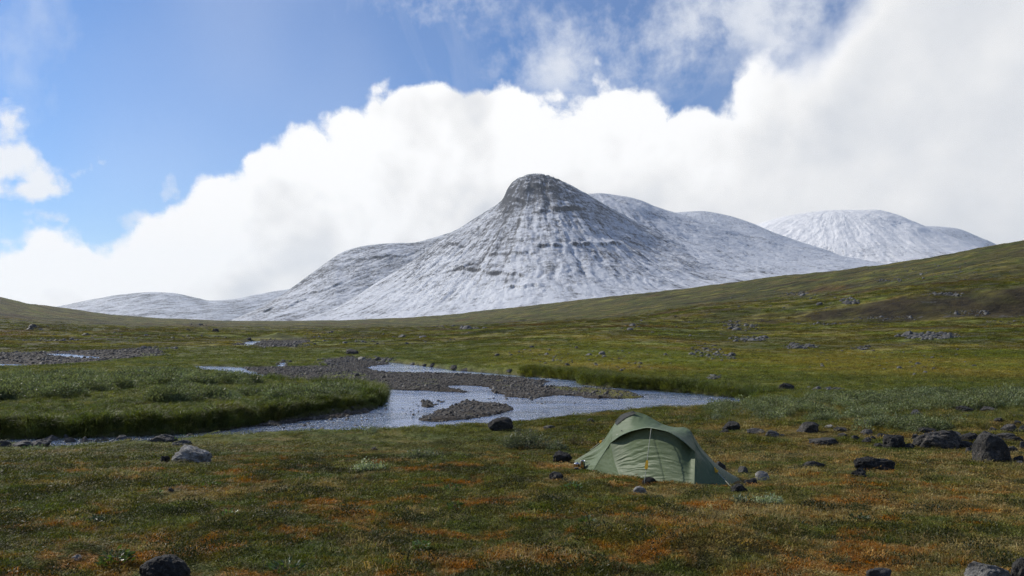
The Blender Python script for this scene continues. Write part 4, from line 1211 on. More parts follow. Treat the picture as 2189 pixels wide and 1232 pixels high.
x, y, r = spread(80000, 5.2, 85, -0.92, 0.92, 1.30, g)
dens = sstep(-0.30, 0.30, fbm(x / 2.2, y / 2.2, 3, 73) + 0.28 * sstep(0.0, 0.3, x / y))
dens = np.maximum(dens, sstep(18, 24, r) * 0.8)
keep = (in_bed(x, y) < -0.02) & ~near_tent(x, y) & (g.uniform(0, 1, len(x)) < 0.12 + 0.88 * dens)
x, y, r = x[keep], y[keep], r[keep]; z = ground_z(x, y); n = len(x)
rot = np.stack([g.normal(0, .15, n), g.normal(0, .15, n), g.uniform(0, 6.28, n)], -1)
s = g.uniform(0.55, 1.15, n) * np.clip(r / 12, 0.85, 3.2) ** 0.65
s = s * np.where((y > 15) & (y < 23) & (x < 1.0), 0.5, 1.0) * low_by_rocks(x, y)
tag(scatter('grass', np.stack([x, y, z], -1), rot, s, g.integers(0, 5, n), grass_t), kind='stuff')

# ---- dry straw-coloured grass standing above the heath, thickest to the right
m_straw = foliage_mat('dry_straw', 'own', [(0.20, 0.145, 0.055), (0.34, 0.26, 0.115)], rough=0.5, spec=0.2, trans=0.35)
straw_t = template_set('straw_tuft', [(mesh_arrays('straw_tuft', *leaf_quads(22, 71 + k, 0.09, 0.06, 0.15, 0.0038, 0.55, 0.0, 0.8)), m_straw) for k in range(4)])
x, y, r = spread(32000, 5.2, 32, -0.92, 0.92, 1.2, g)
dens = sstep(0.02, 0.34, fbm(x / 1.7, y / 1.5, 4, 101) + 0.26 * sstep(0.0, 0.4, x / y) - 0.06)
keep = (in_bed(x, y) < -0.1) & ~near_tent(x, y) & (g.uniform(0, 1, len(x)) < dens) & ((y < 15) | (x > 1.5))
x, y, r = x[keep], y[keep], r[keep]; z = ground_z(x, y); n = len(x)
rot = np.stack([g.normal(0, .2, n), g.normal(0, .2, n), g.uniform(0, 6.28, n)], -1)
s = g.uniform(0.6, 1.1, n) * np.clip(r / 12, 0.9, 2.0) ** 0.6 * low_by_rocks(x, y)
tag(scatter('dry_grass', np.stack([x, y, z], -1), rot, s, g.integers(0, 4, n), straw_t), kind='stuff')
# ---- dark cushions of crowberry and dwarf birch
m_crow = foliage_mat('crowberry_leaves', 'own', [(0.022, 0.034, 0.008), (0.060, 0.062, 0.016)], rough=0.5, spec=0.25, trans=0.2)
def cushion(seed, nl=150, rad=0.16, h=0.085):
    q = np.random.default_rng(seed)
    d = q.normal(0, 1, (nl, 3)); d[:, 2] = np.abs(d[:, 2]); d /= np.linalg.norm(d, axis=1, keepdims=True)
    P = d * (q.uniform(0.3, 1.0, nl) ** 0.5)[:, None] * np.array([rad, rad, h])
    return oval_leaves(P, d * .6 + q.normal(0, .6, (nl, 3)) + np.array([0, 0, .5]), q.uniform(.014, .03, nl), q.uniform(.006, .012, nl), q)
crow_t = template_set('crowberry_cushion', [(mesh_arrays('crowberry_cushion', *cushion(240 + k), smooth=False), m_crow) for k in range(4)])
x, y, r = spread(11000, 5.2, 26, -0.92, 0.92, 1.2, g)
keep = (in_bed(x, y) < -0.3) & ~near_tent(x, y, .6) & (g.uniform(0, 1, len(x)) < 0.06 + 0.94 * sstep(0.05, 0.4, fbm(x / 1.1, y / 1.0, 4, 107)))
x, y, r = x[keep], y[keep], r[keep]; z = ground_z(x, y); n = len(x)
rot = np.stack([g.normal(0, .1, n), g.normal(0, .1, n), g.uniform(0, 6.28, n)], -1)
s = g.uniform(0.5, 1.4, n) * low_by_rocks(x, y) * np.where((y > 16) & (x < 1.0), 0.6, 1.0)
tag(scatter('crowberry', np.stack([x, y, z - .005], -1), rot, s, g.integers(0, 4, n), crow_t), kind='stuff')

# ---- lush sedge meadow on the point of land across the water and along the wet right bank
x, y, r = spread(60000, 19, 120, -0.92, 0.92, 1.5, g)
mm = mead_mask(x, y)
sd_b = in_bed(x, y)
near_edge = np.array(RIVER[:19])
y_edge = np.interp(np.arctan2(x, y), np.arctan2(near_edge[:, 0], near_edge[:, 1]), near_edge[:, 1])
keep = (sd_b < -0.05) & (g.uniform(0, 1, len(x)) < mm) & ((y > y_edge) | (x > 3.5))
x1, y1, r1 = x[keep], y[keep], r[keep]
# fringe hanging over the cut bank of the point
edge_pts = np.array(on_plane([(-200, 945), (0, 942), (150, 939), (300, 935), (400, 930), (490, 921), (560, 908), (640, 895), (730, 883), (800, 873), (818, 862), (818, 850), (785, 836), (740, 829), (680, 822), (620, 814)]))
seg = np.linalg.norm(np.diff(edge_pts, axis=0), axis=1); cs = np.concatenate([[0], np.cumsum(seg)])
tt = g.uniform(0, cs[-1], 5200)
ex = np.interp(tt, cs, edge_pts[:, 0]); ey = np.interp(tt, cs, edge_pts[:, 1])
off = np.abs(g.normal(0, 0.55, len(tt))) + 0.02
k = np.clip(np.searchsorted(cs, tt) - 1, 0, len(seg) - 1)
tx = np.diff(edge_pts[:, 0])[k] / seg[k]; ty = np.diff(edge_pts[:, 1])[k] / seg[k]
ex2, ey2 = ex - ty * off, ey + tx * off
x2, y2 = ex2, ey2
far_edge = np.array(on_plane([(1100, 804), (1150, 806), (1236, 814), (1240, 822), (1285, 827), (1340, 831), (1410, 834), (1480, 840), (1545, 850), (1578, 858)]))
seg = np.linalg.norm(np.diff(far_edge, axis=0), axis=1); cs = np.concatenate([[0], np.cumsum(seg)])
tt = g.uniform(0, cs[-1], 1800); k = np.clip(np.searchsorted(cs, tt) - 1, 0, len(seg) - 1)
tx = np.diff(far_edge[:, 0])[k] / seg[k]; ty = np.diff(far_edge[:, 1])[k] / seg[k]
off = np.abs(g.normal(0, 0.7, len(tt))) + 0.02
x3 = np.interp(tt, cs, far_edge[:, 0]) - ty * off; y3 = np.interp(tt, cs, far_edge[:, 1]) + tx * off
x = np.concatenate([x1, x2, x3]); y = np.concatenate([y1, y2, y3]); r = np.hypot(x, y)
big = np.concatenate([np.ones(len(x1)), 0.55 + 1.2 * sstep(-0.4, 0.4, fbm(x2 / 0.9, y2 / 0.9, 3, 78)), np.full(len(x3), 1.15)])
big[:len(x1)] = (0.40 + 0.5 * sstep(30, 24, r[:len(x1)])) * (1 - 0.55 * sstep(32, 42, r[:len(x1)])) + (0.30 - 0.15 * sstep(36, 46, r[:len(x1)])) * sstep(-0.25, 0.35, fbm(x1 / 3.0, y1 / 3.0, 3, 79))
z = ground_z(x, y)
ok = z > 0.02
x, y, z, r, big = x[ok], y[ok], z[ok], r[ok], big[ok]; n = len(x)
rot = np.stack([g.normal(0, .18, n), g.normal(0, .18, n), g.uniform(0, 6.28, n)], -1)
s = big * g.uniform(0.7, 1.15, n) * np.clip(r / 28, 0.9, 1.9) ** 0.4
tag(scatter('sedge_meadow', np.stack([x, y, z], -1), rot, s, g.integers(0, 5, n), sedge_t), kind='stuff')

# ---- coarse tussocks give the slopes beyond their grain
x, y, r = spread(105000, 46, 520, -0.92, 0.92, 1.6, g)
keep = (in_bed(x, y) < -0.3) & (g.uniform(0, 1, len(x)) < (0.25 + 0.75 * sstep(-0.15, 0.25, fbm(x / 9, y / 7, 4, 83))) * sstep(520, 200, r))
keep &= (land(x * 1.012, y * 1.012) - land(x * .988, y * .988)) / (0.024 * r) < g.uniform(0.12, 0.26, len(x)) + 10 * (r < 140)
x, y, r = x[keep], y[keep], r[keep]; z = ground_z(x, y); n = len(x)
rot = np.stack([g.normal(0, .1, n), g.normal(0, .1, n), g.uniform(0, 6.28, n)], -1)
s = g.uniform(0.6, 1.5, n) * np.clip(r / 40, 1.2, 6.0) ** 0.85
tag(scatter('tussocks', np.stack([x, y, z], -1), rot, np.stack([s * 1.7, s * 1.7, s * 1.6], -1), g.integers(0, 5, n), heath), kind='stuff')

# ---- low grey-green willow scrub
def willow_clump(seed, nl=130, rad=0.30, h=0.32):
    q = np.random.default_rng(seed)
    d = q.normal(0, 1, (nl, 3)); d[:, 2] = np.abs(d[:, 2]); d /= np.linalg.norm(d, axis=1, keepdims=True)
    rr_ = q.uniform(0.35, 1.0, nl) ** 0.6
    P = d * rr_[:, None] * np.array([rad, rad, h])
    Dr = d * 0.7 + q.normal(0, .6, (nl, 3)) + np.array([0, 0, .45])
    return oval_leaves(P, Dr, q.uniform(.045, .085, nl), q.uniform(.018, .032, nl), q)
willow_t = template_set('willow_clump', [(mesh_arrays('willow_clump', *willow_clump(200 + k), smooth=False), m_willow) for k in range(4)])
WILLOW = [  # picture polygons of the scrub, number of clumps
    ([(-300, 812), (0, 812), (250, 806), (330, 816), (250, 838), (120, 848), (0, 858), (-300, 880)], 1500),
    ([(290, 808), (380, 804), (500, 815), (560, 822), (480, 826), (380, 824), (310, 820)], 420),
    ([(330, 850), (390, 840), (480, 845), (560, 848), (620, 845), (720, 835), (790, 845), (770, 858), (640, 862), (520, 858), (400, 862), (330, 860)], 700),
    ([(1500, 874), (1580, 866), (1700, 856), (1900, 848), (2189, 838), (2400, 835), (2400, 880), (2189, 876), (2000, 878), (1900, 892), (1780, 903), (1650, 902), (1540, 892)], 1500),
    ([(1830, 912), (1960, 905), (2050, 902), (2090, 910), (2020, 922), (1930, 928), (1840, 926)], 260),
    ([(2060, 852), (2189, 845), (2189, 870), (2090, 868)], 120),
]
Ps = []
for poly, cnt in WILLOW:
    pp = np.array(poly, float)
    qx = g.uniform(pp[:, 0].min(), pp[:, 0].max(), cnt * 4); qy = g.uniform(pp[:, 1].min(), pp[:, 1].max(), cnt * 4)
    k = (poly_sd(pp, qx, qy) > 0)
    qx, qy = qx[k][:cnt * 2], qy[k][:cnt * 2]
    wx, wy, wz = ground_at(qx, qy)
    k = (fbm(wx / 1.6, wy / 1.6, 3, 91) > g.uniform(-0.12, 0.20, len(wx))) & (in_bed(wx, wy) < -0.1)
    Ps.append(np.stack([wx, wy, wz], -1)[k])
Ps = np.concatenate(Ps); n = len(Ps)
rot = np.stack([g.normal(0, .15, n), g.normal(0, .15, n), g.uniform(0, 6.28, n)], -1)
rw = np.hypot(Ps[:, 0], Ps[:, 1])
s = g.uniform(0.6, 1.45, n) * np.clip(rw / 22, 0.8, 2.2) ** 0.6 * np.where(Ps[:, 0] > 3, 0.68, 0.9)
tag(scatter('willow_scrub', Ps, rot, s, g.integers(0, 4, n), willow_t), kind='stuff')

# ---- single willow shrubs, each with stems and leaves
def tube(bmx, pts, r0, r1, seg=5):
    pts = [Vector(p) for p in pts]
    rings = []
    for i, p in enumerate(pts):
        t = (pts[min(i + 1, len(pts) - 1)] - pts[max(i - 1, 0)]).normalized()
        q = t.to_track_quat('Z', 'Y')
        rad = r0 + (r1 - r0) * i / max(1, len(pts) - 1)
        rings.append([bmx.verts.new(p + q @ Vector((rad * math.cos(6.2832 * k / seg), rad * math.sin(6.2832 * k / seg), 0))) for k in range(seg)])
    for a, b in zip(rings[:-1], rings[1:]):
        for k in range(seg):
            bmx.faces.new((a[k], a[(k + 1) % seg], b[(k + 1) % seg], b[k]))
    bmx.faces.new(rings[0][::-1]); bmx.faces.new(rings[-1])

def bm_obj(name, bmx, mat, parent=None, smooth=True):
    me = bpy.data.meshes.new(name); bmx.to_mesh(me); bmx.free()
    me.polygons.foreach_set('use_smooth', [smooth] * len(me.polygons))
    return obj(name, me, mat, parent)

def willow_shrub(px, py, w, h, leaves, label, seed, leaf=0.05, mat=None, depth=0.7, name='willow_shrub', cat='shrub', group='low shrubs on the near bank'):
    q = np.random.default_rng(seed)
    bx, by, bz = (float(v[0]) for v in ground_at(px, py))
    root = empty(name, (bx, by, bz))
    tag(root, label, cat, group)
    sc = by / FPX
    W, H_ = w * sc / 2, h * sc
    bmx = bmesh.new()
    ends = []
    ns = max(6, int(leaves / 45))
    for i in range(ns):
        a = q.uniform(0, 6.28); rad = math.sqrt(q.uniform(0.02, 1))
        ex_, ey_ = W * rad * math.cos(a), W * depth * rad * math.sin(a)
        hh = H_ * (0.55 + 0.5 * q.uniform()) * (1 - 0.55 * rad ** 2)
        b0 = Vector((ex_ * 0.55, ey_ * 0.55, -0.03)); e = Vector((ex_, ey_, hh))
        m_ = (b0 + e) / 2 + Vector((q.normal(0, .02), q.normal(0, .02), 0.0))
        tube(bmx, [b0, m_, e], 0.006, 0.002, 4)
        ends.append((b0, m_, e))
    tag(bm_obj('stems', bmx, m_stem, root), kind='stuff')
    per = leaves // ns
    P, Dr = [], []
    for b0, m_, e in ends:
        for j in range(per):
            t = q.uniform(0.25, 1.0)
            p = b0.lerp(m_, t * 2) if t < .5 else m_.lerp(e, t * 2 - 1)
            spread_ = 0.035 + 0.05 * H_
            o = q.normal(0, spread_, 3)
            P.append((p.x + o[0], p.y + o[1], max(0.0, p.z + o[2] * .6))); d = q.normal(0, .6, 3); Dr.append((d[0], d[1], d[2] + .55))
    P, Dr = np.array(P), np.array(Dr)
    nl = len(P)
    v, tri = oval_leaves(P, Dr, q.uniform(.7, 1.3, nl) * leaf, q.uniform(.32, .5, nl) * leaf, q)
    tag(obj('foliage', mesh_arrays('foliage', v, tri, False), mat or m_shrub, root), kind='stuff')
    return root
m_brownleaf = foliage_mat('dwarf_birch_leaves', 'own', [(0.050, 0.045, 0.014), (0.085, 0.070, 0.022)], rough=0.4, trans=0.3)
willow_shrub(1125, 960, 124, 46, 3000, 'large grey-green willow bush on the near bank below the dark riverside boulder', 301)
willow_shrub(1192, 963, 50, 24, 700, 'small pale green willow bush touching the right end of the large one', 302)
willow_shrub(1232, 954, 40, 30, 700, 'brownish dwarf birch bush between the large willow and the tent', 303, 0.028, m_brownleaf)
willow_shrub(905, 982, 100, 22, 900, 'sparse flat willow shrub lying left of the large willow bush', 304)
willow_shrub(785, 1005, 84, 22, 750, 'thin low willow patch in front of the sparse flat willow', 305)
willow_shrub(789, 926, 42, 20, 420, 'small dark shrub standing at the water edge', 306, 0.035)
willow_shrub(1640, 1078, 60, 18, 420, 'small silvery creeping willow behind the low straw grass right of the tent', 307)
willow_shrub(1578, 1078, 30, 14, 220, 'tiny silvery willow in front of the tent guy line rock', 308)
willow_shrub(1530, 903, 34, 24, 420, 'dark rounded willow by the end of the river pool', 309)

def leafy_herb(px, py, w, h, nleaf, label, seed, leaf=0.05):
    q = np.random.default_rng(seed)
    bx, by, bz = (float(v[0]) for v in ground_at(px, py))
    root = empty('leafy_herb', (bx, by, bz + 0.01))
    tag(root, label, 'plant', 'leafy plants in the heath')
    sc = by / FPX; W, H_ = w * sc / 2, h * sc
    a = q.uniform(0, 6.28, nleaf); rad = np.sqrt(q.uniform(0, 1, nleaf))
    P = np.stack([W * rad * np.cos(a), W * rad * np.sin(a), H_ * q.uniform(.25, 1.0, nleaf) * (1 - .4 * rad)], -1)
    Dr = np.stack([np.cos(a), np.sin(a), q.uniform(.1, 1.1, nleaf)], -1)
    v, tri = oval_leaves(P, Dr, q.uniform(.7, 1.3, nleaf) * leaf, q.uniform(.4, .55, nleaf) * leaf, q)
    tag(obj('leaves', mesh_arrays('leaves', v, tri, False), m_herb, root), kind='stuff')
    bmx = bmesh.new()
    for i in range(0, nleaf, 3):
        tube(bmx, [Vector((P[i, 0] * .6, P[i, 1] * .6, -.03)), Vector(P[i])], .0025, .0015, 4)
    tag(bm_obj('stems', bmx, m_stem, root), kind='stuff')
for i, (px, py, w_, h_, nl, lb) in enumerate([
    (248, 1210, 60, 34, 90, 'broad bright green leafy plant beside the black stone at the bottom edge'),
    (490, 1106, 22, 16, 26, 'small pale leafy sprig alone in the heath left of centre'),
    (338, 1062, 18, 14, 22, 'thin upright sprig by the tiny dark pebble'),
    (452, 1044, 38, 14, 34, 'flat bright sprig row below the grey ribbed rock'),
    (208, 1120, 24, 12, 30, 'low green rosette in the dark heath at far left'),
    (965, 1054, 36, 18, 44, 'yellow green leafy plant in the middle of the heath'),
    (972, 1092, 30, 18, 40, 'grey green leafy plant just below the yellow green one'),
    (900, 1178, 30, 20, 40, 'dark green leafy plant low in the middle foreground'),
    (1222, 1048, 40, 14, 44, 'pale spotted rosette between the flat dark stone and the tent'),
    (1256, 1124, 30, 20, 40, 'bright leafy plant below the tent among rusty heath'),
    (1838, 1120, 32, 20, 44, 'dark leafy plant amid the straw grass on the right'),
    (610, 1228, 70, 24, 80, 'broad green grassy herb cut by the bottom edge'),
    (70, 965, 40, 14, 50, 'bright green herb on the bank at the left edge'),
    (165, 948, 44, 20, 60, 'yellow green herb growing among the stream stones'),
    (390, 944, 36, 14, 40, 'bright herb at the end of the long flat stream rock')]):
    leafy_herb(px, py, w_, h_, nl, lb, 400 + i)
# ------------------------------------------------------------------ gravel and rubble
def pebble(seed, sub=2):
    P, F = rock_mesh(seed, (1.0, 0.85, 0.6), sub, 7, 0.08)
    P[:, 2] -= 0.2
    return mesh_arrays('pebble', P, F, False)
def pebble_mat(name, cols):
    m, nt, out = new_mat(name)
    rnd = nt.n('ShaderNodeObjectInfo').outputs['Random']
    tc = nt.n('ShaderNodeTexCoord').outputs['Object']
    c = nt.ramp(rnd, [(i / (len(cols) - 1), c_) for i, c_ in enumerate(cols)])
    c = nt.vmath('SCALE', c, scale=nt.lin(nt.noise(tc, 4.0, 4, 0.65), 0.3, 0.7, 0.7, 1.3))
    principled(nt, out, c, 0.75, None, 0.4)
    return m
m_peb = pebble_mat('river_pebbles', [(0.025, 0.023, 0.020), (0.062, 0.056, 0.048), (0.10, 0.09, 0.076), (0.045, 0.036, 0.028), (0.19, 0.18, 0.16), (0.05, 0.047, 0.043)])
m_scree = pebble_mat('rubble_stones', [(0.03, 0.03, 0.03), (0.07, 0.07, 0.068), (0.125, 0.125, 0.12), (0.045, 0.045, 0.044)])
pebs = template_set('pebble', [(pebble(900 + k), m_peb) for k in range(6)])
scr = template_set('scree_stone', [(pebble(950 + k), m_scree) for k in range(6)])
gx, gy, gs = [], [], []
for bi, b in enumerate(BARS):
    pb = np.array(b); lo, hi = pb.min(0) - 0.4, pb.max(0) + 0.4
    area = (hi[0] - lo[0]) * (hi[1] - lo[1])
    cnt = int(min(area * 46, 60000))
    qx = g.uniform(lo[0], hi[0], cnt); qy = g.uniform(lo[1], hi[1], cnt)
    sdb = poly_sd(b, qx, qy) + 0.35 * fbm(qx / .9, qy / .9, 2, 97)
    k = (sdb > -0.25) & (g.uniform(0, 1, cnt) < sstep(-0.3, 0.2, sdb))
    gx.append(qx[k]); gy.append(qy[k]); gs.append(np.full(k.sum(), 1.0))
for bedp, strips in UPPER:
    pb = np.array(bedp); lo, hi = pb.min(0), pb.max(0)
    cnt = int(min((hi[0] - lo[0]) * (hi[1] - lo[1]) * 9, 14000))
    qx = g.uniform(lo[0], hi[0], cnt); qy = g.uniform(lo[1], hi[1], cnt)
    sdb = poly_sd(bedp, qx, qy); k = (sdb > -0.3) & (np.abs(qx / qy) < .75)
    for st in strips: k &= poly_sd(st, qx, qy) < 0.2
    gx.append(qx[k]); gy.append(qy[k]); gs.append(np.full(k.sum(), 2.2))
# stones breaking the water at the shallows
SHALLOW = [((915, 862), 40, 9, 130), ((860, 880), 60, 9, 80), ((700, 905), 110, 10, 170), ((1100, 853), 60, 4, 90), ((1250, 862), 110, 4, 90), ((610, 915), 90, 10, 110), ((760, 895), 60, 8, 90), ((460, 933), 90, 4, 60), ((200, 945), 200, 4, 110), ((830, 790), 60, 4, 60), ((960, 797), 60, 3, 50)]
for (px, py), rx, ry, cnt in SHALLOW:
    a = g.uniform(0, 6.28, cnt); q_ = np.sqrt(g.uniform(0, 1, cnt))
    pl = np.array(on_plane([(px + rx * q * math.cos(t), py + ry * q * math.sin(t)) for q, t in zip(q_, a)]))
    gx.append(pl[:, 0]); gy.append(pl[:, 1]); gs.append(np.full(cnt, -0.95))
gx, gy, gs = map(np.concatenate, (gx, gy, gs))
gz = ground_z(gx, gy)
sh = gs < 0
ok = (gz < 0.4)
gx, gy, gz, gs, sh = gx[ok], gy[ok], gz[ok], gs[ok], sh[ok]
gz = np.where(sh, np.maximum(gz, -0.03), gz)
n = len(gx)
s = np.abs(gs) * np.exp(g.normal(math.log(0.062), 0.5, n))
s = np.clip(s, 0.03, 0.42)
rot = np.stack([g.normal(0, .3, n), g.normal(0, .3, n), g.uniform(0, 6.28, n)], -1)
tag(scatter('gravel', np.stack([gx, gy, gz], -1), rot, s, g.integers(0, 6, n), pebs), kind='stuff')

RUBBLE = [((1985, 719), 78, 9, 420, .55), ((1600, 725), 50, 8, 140, .5), ((1510, 752), 45, 17, 180, .32), ((1545, 765), 40, 8, 80, .3), ((1712, 742), 48, 7, 150, .42), ((1840, 745), 32, 5, 70, .42), ((1760, 694), 90, 3, 90, .55),
          ((1820, 645), 26, 9, 80, 1.0), ((1590, 700), 48, 9, 140, .6), ((1560, 690), 30, 6, 60, .6), ((2020, 630), 60, 5, 70, .7), ((1900, 600), 50, 5, 60, .9), ((1700, 628), 40, 4, 50, 1.2), ((620, 736), 60, 9, 170, .5), ((560, 742), 40, 5, 90, .4),
          ((790, 770), 70, 9, 200, .28), ((700, 775), 40, 8, 80, .28), ((870, 782), 50, 5, 80, .25), ((1760, 833), 50, 4, 90, .2), ((1620, 838), 50, 3, 60, .18), ((1530, 808), 25, 5, 50, .25), ((950, 700), 60, 3, 60, 1.2), ((1000, 705), 70, 3, 50, 1.1), ((690, 715), 40, 3, 60, .8),
          ((430, 696), 60, 4, 60, 1.2), ((330, 745), 60, 3, 60, .4), ((110, 728), 80, 4, 80, .5), ((70, 705), 50, 3, 50, .7), ((2140, 690), 60, 3, 70, .5), ((2080, 670), 60, 8, 90, .5), ((1900, 680), 100, 6, 100, .45), ((1180, 760), 120, 30, 110, .26), ((1350, 770), 100, 25, 80, .24),
          ((1450, 700), 180, 25, 90, .5), ((1900, 770), 280, 35, 150, .26), ((2000, 580), 180, 20, 100, .9), ((1700, 640), 180, 25, 110, .8), ((300, 715), 300, 18, 120, .5), ((800, 720), 250, 20, 110, .5)]
rx_, ry_, rs_ = [], [], []
for (px, py), rx, ry, cnt, size in RUBBLE:
    a = g.uniform(0, 6.28, cnt); q_ = np.sqrt(g.uniform(0, 1, cnt)) * g.uniform(0.6, 1, cnt)
    X_, Y_, _ = ground_at(px + rx * q_ * np.cos(a), py + ry * q_ * np.sin(a))
    rx_.append(X_); ry_.append(Y_); rs_.append(size * 0.72 * np.exp(g.normal(0, .5, cnt)))
rx_, ry_, rs_ = map(np.concatenate, (rx_, ry_, rs_))
k = in_bed(rx_, ry_) < 2.0
rx_, ry_, rs_ = rx_[k], ry_[k], rs_[k]; n = len(rx_)
rot = np.stack([g.normal(0, .35, n), g.normal(0, .35, n), g.uniform(0, 6.28, n)], -1)
tag(scatter('rubble', np.stack([rx_, ry_, ground_z(rx_, ry_) - 0.08 * rs_], -1), rot, rs_, g.integers(0, 6, n), scr), kind='stuff')

# ------------------------------------------------------------------ the tent
def P3(px, py, d):
    return np.array([(px - CX) / FPX * d, d, CAM_Z - (py - HY) / FPX * d])

def curve(pts, n):
    """smooth curve through picture points with distances, n samples"""
    Q = np.array([P3(*p) if len(p) == 3 and not isinstance(p, np.ndarray) else p for p in pts], float)
    L = np.concatenate([[0], np.cumsum(np.linalg.norm(np.diff(Q, axis=0), axis=1))]); L /= L[-1]
    t = np.linspace(0, 1, n)
    if len(Q) == 2:
        return Q[0] + (Q[1] - Q[0]) * t[:, None]
    return np.stack([pchip(L, Q[:, k], t) for k in range(3)], -1)

def coons(top, bottom, left, right, n=40, m=40, wr=None, sag=0.0, out=None):
    """patch between four curves; top/bottom run along u, left/right along v (top to bottom)"""
    t, b = curve(top, n), curve(bottom, n)
    l, r = curve(left, m), curve(right, m)
    u = np.linspace(0, 1, n)[None, :, None]; v = np.linspace(0, 1, m)[:, None, None]
    G = (1 - v) * t[None] + v * b[None] + (1 - u) * l[:, None] + u * r[:, None] \
        - ((1 - u) * (1 - v) * t[0] + u * (1 - v) * t[-1] + (1 - u) * v * b[0] + u * v * b[-1])
    du = np.gradient(G, axis=1); dv = np.gradient(G, axis=0)
    N = np.cross(du, dv); N /= np.linalg.norm(N, axis=2, keepdims=True) + 1e-9
    ref = np.array(out if out is not None else (-.6, -.7, .3))
    if (N.reshape(-1, 3).mean(0) @ ref) < 0: N = -N
    U, V = np.meshgrid(np.linspace(0, 1, n), np.linspace(0, 1, m))
    edge = np.minimum(np.minimum(U, 1 - U), np.minimum(V, 1 - V))
    h = -sag * np.sin(np.pi * U) * np.sin(np.pi * V)
    if wr is not None: h = h + wr(U, V) * sstep(0.0, 0.07, edge)
    G = G + N * h[..., None]
    return G.reshape(-1, 3), grid_faces(m, n)

T_ = (1228, 985, 14.35); T2 = (1229, 991, 14.3); PK = (1355, 880, 13.0); HU = (1470, 914, 12.3)
P1 = (1316, 902, 13.3); J1 = (1305, 947, 13.0); J2 = (1486, 967, 11.68); H2 = (1484, 944, 12.0); RR = (1563, 1048, 11.45)
B0 = (1268, 1008, 13.35); B1 = (1327, 1024, 12.45); B2 = (1484, 1044, 11.35)
SIL = [T_, (1262, 964, 14.1), (1290, 942, 13.85), (1304, 921, 13.6), P1]
SEAM = [P1, (1309, 925, 13.1), J1, (1289, 972, 13.15), (1277, 991, 13.25), B0]
HOOD = [J1, (1330, 930, 12.72), (1360, 919, 12.36), (1392, 915, 12.03), (1425, 922, 11.8), (1455, 939, 11.66), (1476, 957, 11.63), J2]
RIDGE = [P1, (1330, 888, 13.2), PK, (1378, 886, 12.9), (1400, 898, 12.75), (1422, 909, 12.6), (1446, 914, 12.45), (1460, 913.5, 12.38), (1471, 917, 12.28), (1479, 926, 12.16), H2]
FOOT = [H2, (1500, 967, 11.9), (1520, 990, 11.76), (1541, 1017, 11.6), RR]

mt, nt, out = new_mat('green_tent_fabric')
pos = nt.n('ShaderNodeTexCoord').outputs['Object']
base = nt.mix(nt.noise(pos, 2.2, 4, 0.6), (0.080, 0.116, 0.058), (0.112, 0.150, 0.084))
glint_spots = nt.math('MULTIPLY', nt.ss(nt.voro(pos, 26.0), 0.075, 0.05), nt.ss(nt.noise(pos, 3.0, 3), 0.48, 0.56))  # glints of wet droplets, painted as pale spots in the fabric colour
base = nt.mix(nt.math('MULTIPLY', glint_spots, 0.7), base, (0.55, 0.58, 0.55))
pn = nt.n('ShaderNodeBsdfPrincipled')
nt.link(base, pn.inputs['Base Color']); pn.inputs['Roughness'].default_value = 0.55; pn.inputs['Specular IOR Level'].default_value = 0.22
nt.link(nt.bump(nt.noise(pos, 34.0, 4, 0.6), 0.12, 0.01), pn.inputs['Normal'])
tl = nt.n('ShaderNodeBsdfTranslucent'); nt.link(nt.vmath('SCALE', base, scale=0.8), tl.inputs['Color'])
mx = nt.n('ShaderNodeMixShader'); mx.inputs[0].default_value = 0.05
nt.link(pn.outputs[0], mx.inputs[1]); nt.link(tl.outputs[0], mx.inputs[2]); nt.link(mx.outputs[0], out.inputs['Surface'])
m_tent = mt
def plain(name, col, rough=0.5, metallic=0.0):
    m, nt, out = new_mat(name)
    pos = nt.n('ShaderNodeTexCoord').outputs['Object']
    c = nt.vmath('SCALE', nt.mix(0.0, col, col), scale=nt.lin(nt.noise(pos, 18.0, 4, 0.6), 0.3, 0.7, 0.8, 1.2))
    principled(nt, out, c, rough, None, 0.2, metallic)
    return m
m_dkfab = plain('dark_tent_fabric', (0.014, 0.020, 0.020), 0.7)
m_piping = plain('pale_seam_tape', (0.14, 0.19, 0.125), 0.5)
m_cord = plain('pale_cord', (0.30, 0.32, 0.27), 0.6)
m_yellow = plain('yellow_webbing', (0.62, 0.36, 0.03), 0.5)
m_orange = plain('orange_red_peg', (0.45, 0.08, 0.015), 0.4)
m_metal = plain('brushed_metal', (0.55, 0.56, 0.58), 0.25, 1.0)
m_blackm = plain('black_metal', (0.012, 0.012, 0.014), 0.35, 0.3)

base_pt = P3(1395, 1035, 12.0)
tent = empty('tent', tuple(base_pt))
tag(tent, 'green hooped tent pitched on the heath by the river bend', 'tent')
def tent_part(name, vf, mat=None, parent=None):
    v, f = vf
    o = obj(name, mesh_arrays(name, np.asarray(v) - base_pt, f), mat or m_tent, parent or tent)
    return o
def wr_tail(U, V):
    fan = np.sin((V * 15 + 1.1 * fbm(U * 3, V * 4, 2, 5)) * 2.0) * (0.4 + 0.6 * fbm(V * 9 + 3, U * 2, 2, 6))
    return 0.024 * fan * (1 - U) ** 0.5 * sstep(0.04, 0.3, U) + 0.006 * fbm(U * 6, V * 22, 3, 7)
def wr_door(U, V):
    pull = ridged(U * 1.3 + V * 0.6, V * 9.5 + U * 2.2 + 0.4 * fbm(U * 5, V * 5, 2, 3), 3, 15)
    amt = sstep(0.05, 0.5, V) * (1 - 0.72 * sstep(0.40, 0.62, U))
    seam = -0.012 * np.exp(-((U - 0.60 - 0.10 * (V - .5)) / 0.012) ** 2)
    return 0.018 * pull * amt + 0.006 * fbm(U * 7, V * 12, 3, 16) + 0.004 * fbm(U * 3, V * 26, 2, 18) + seam
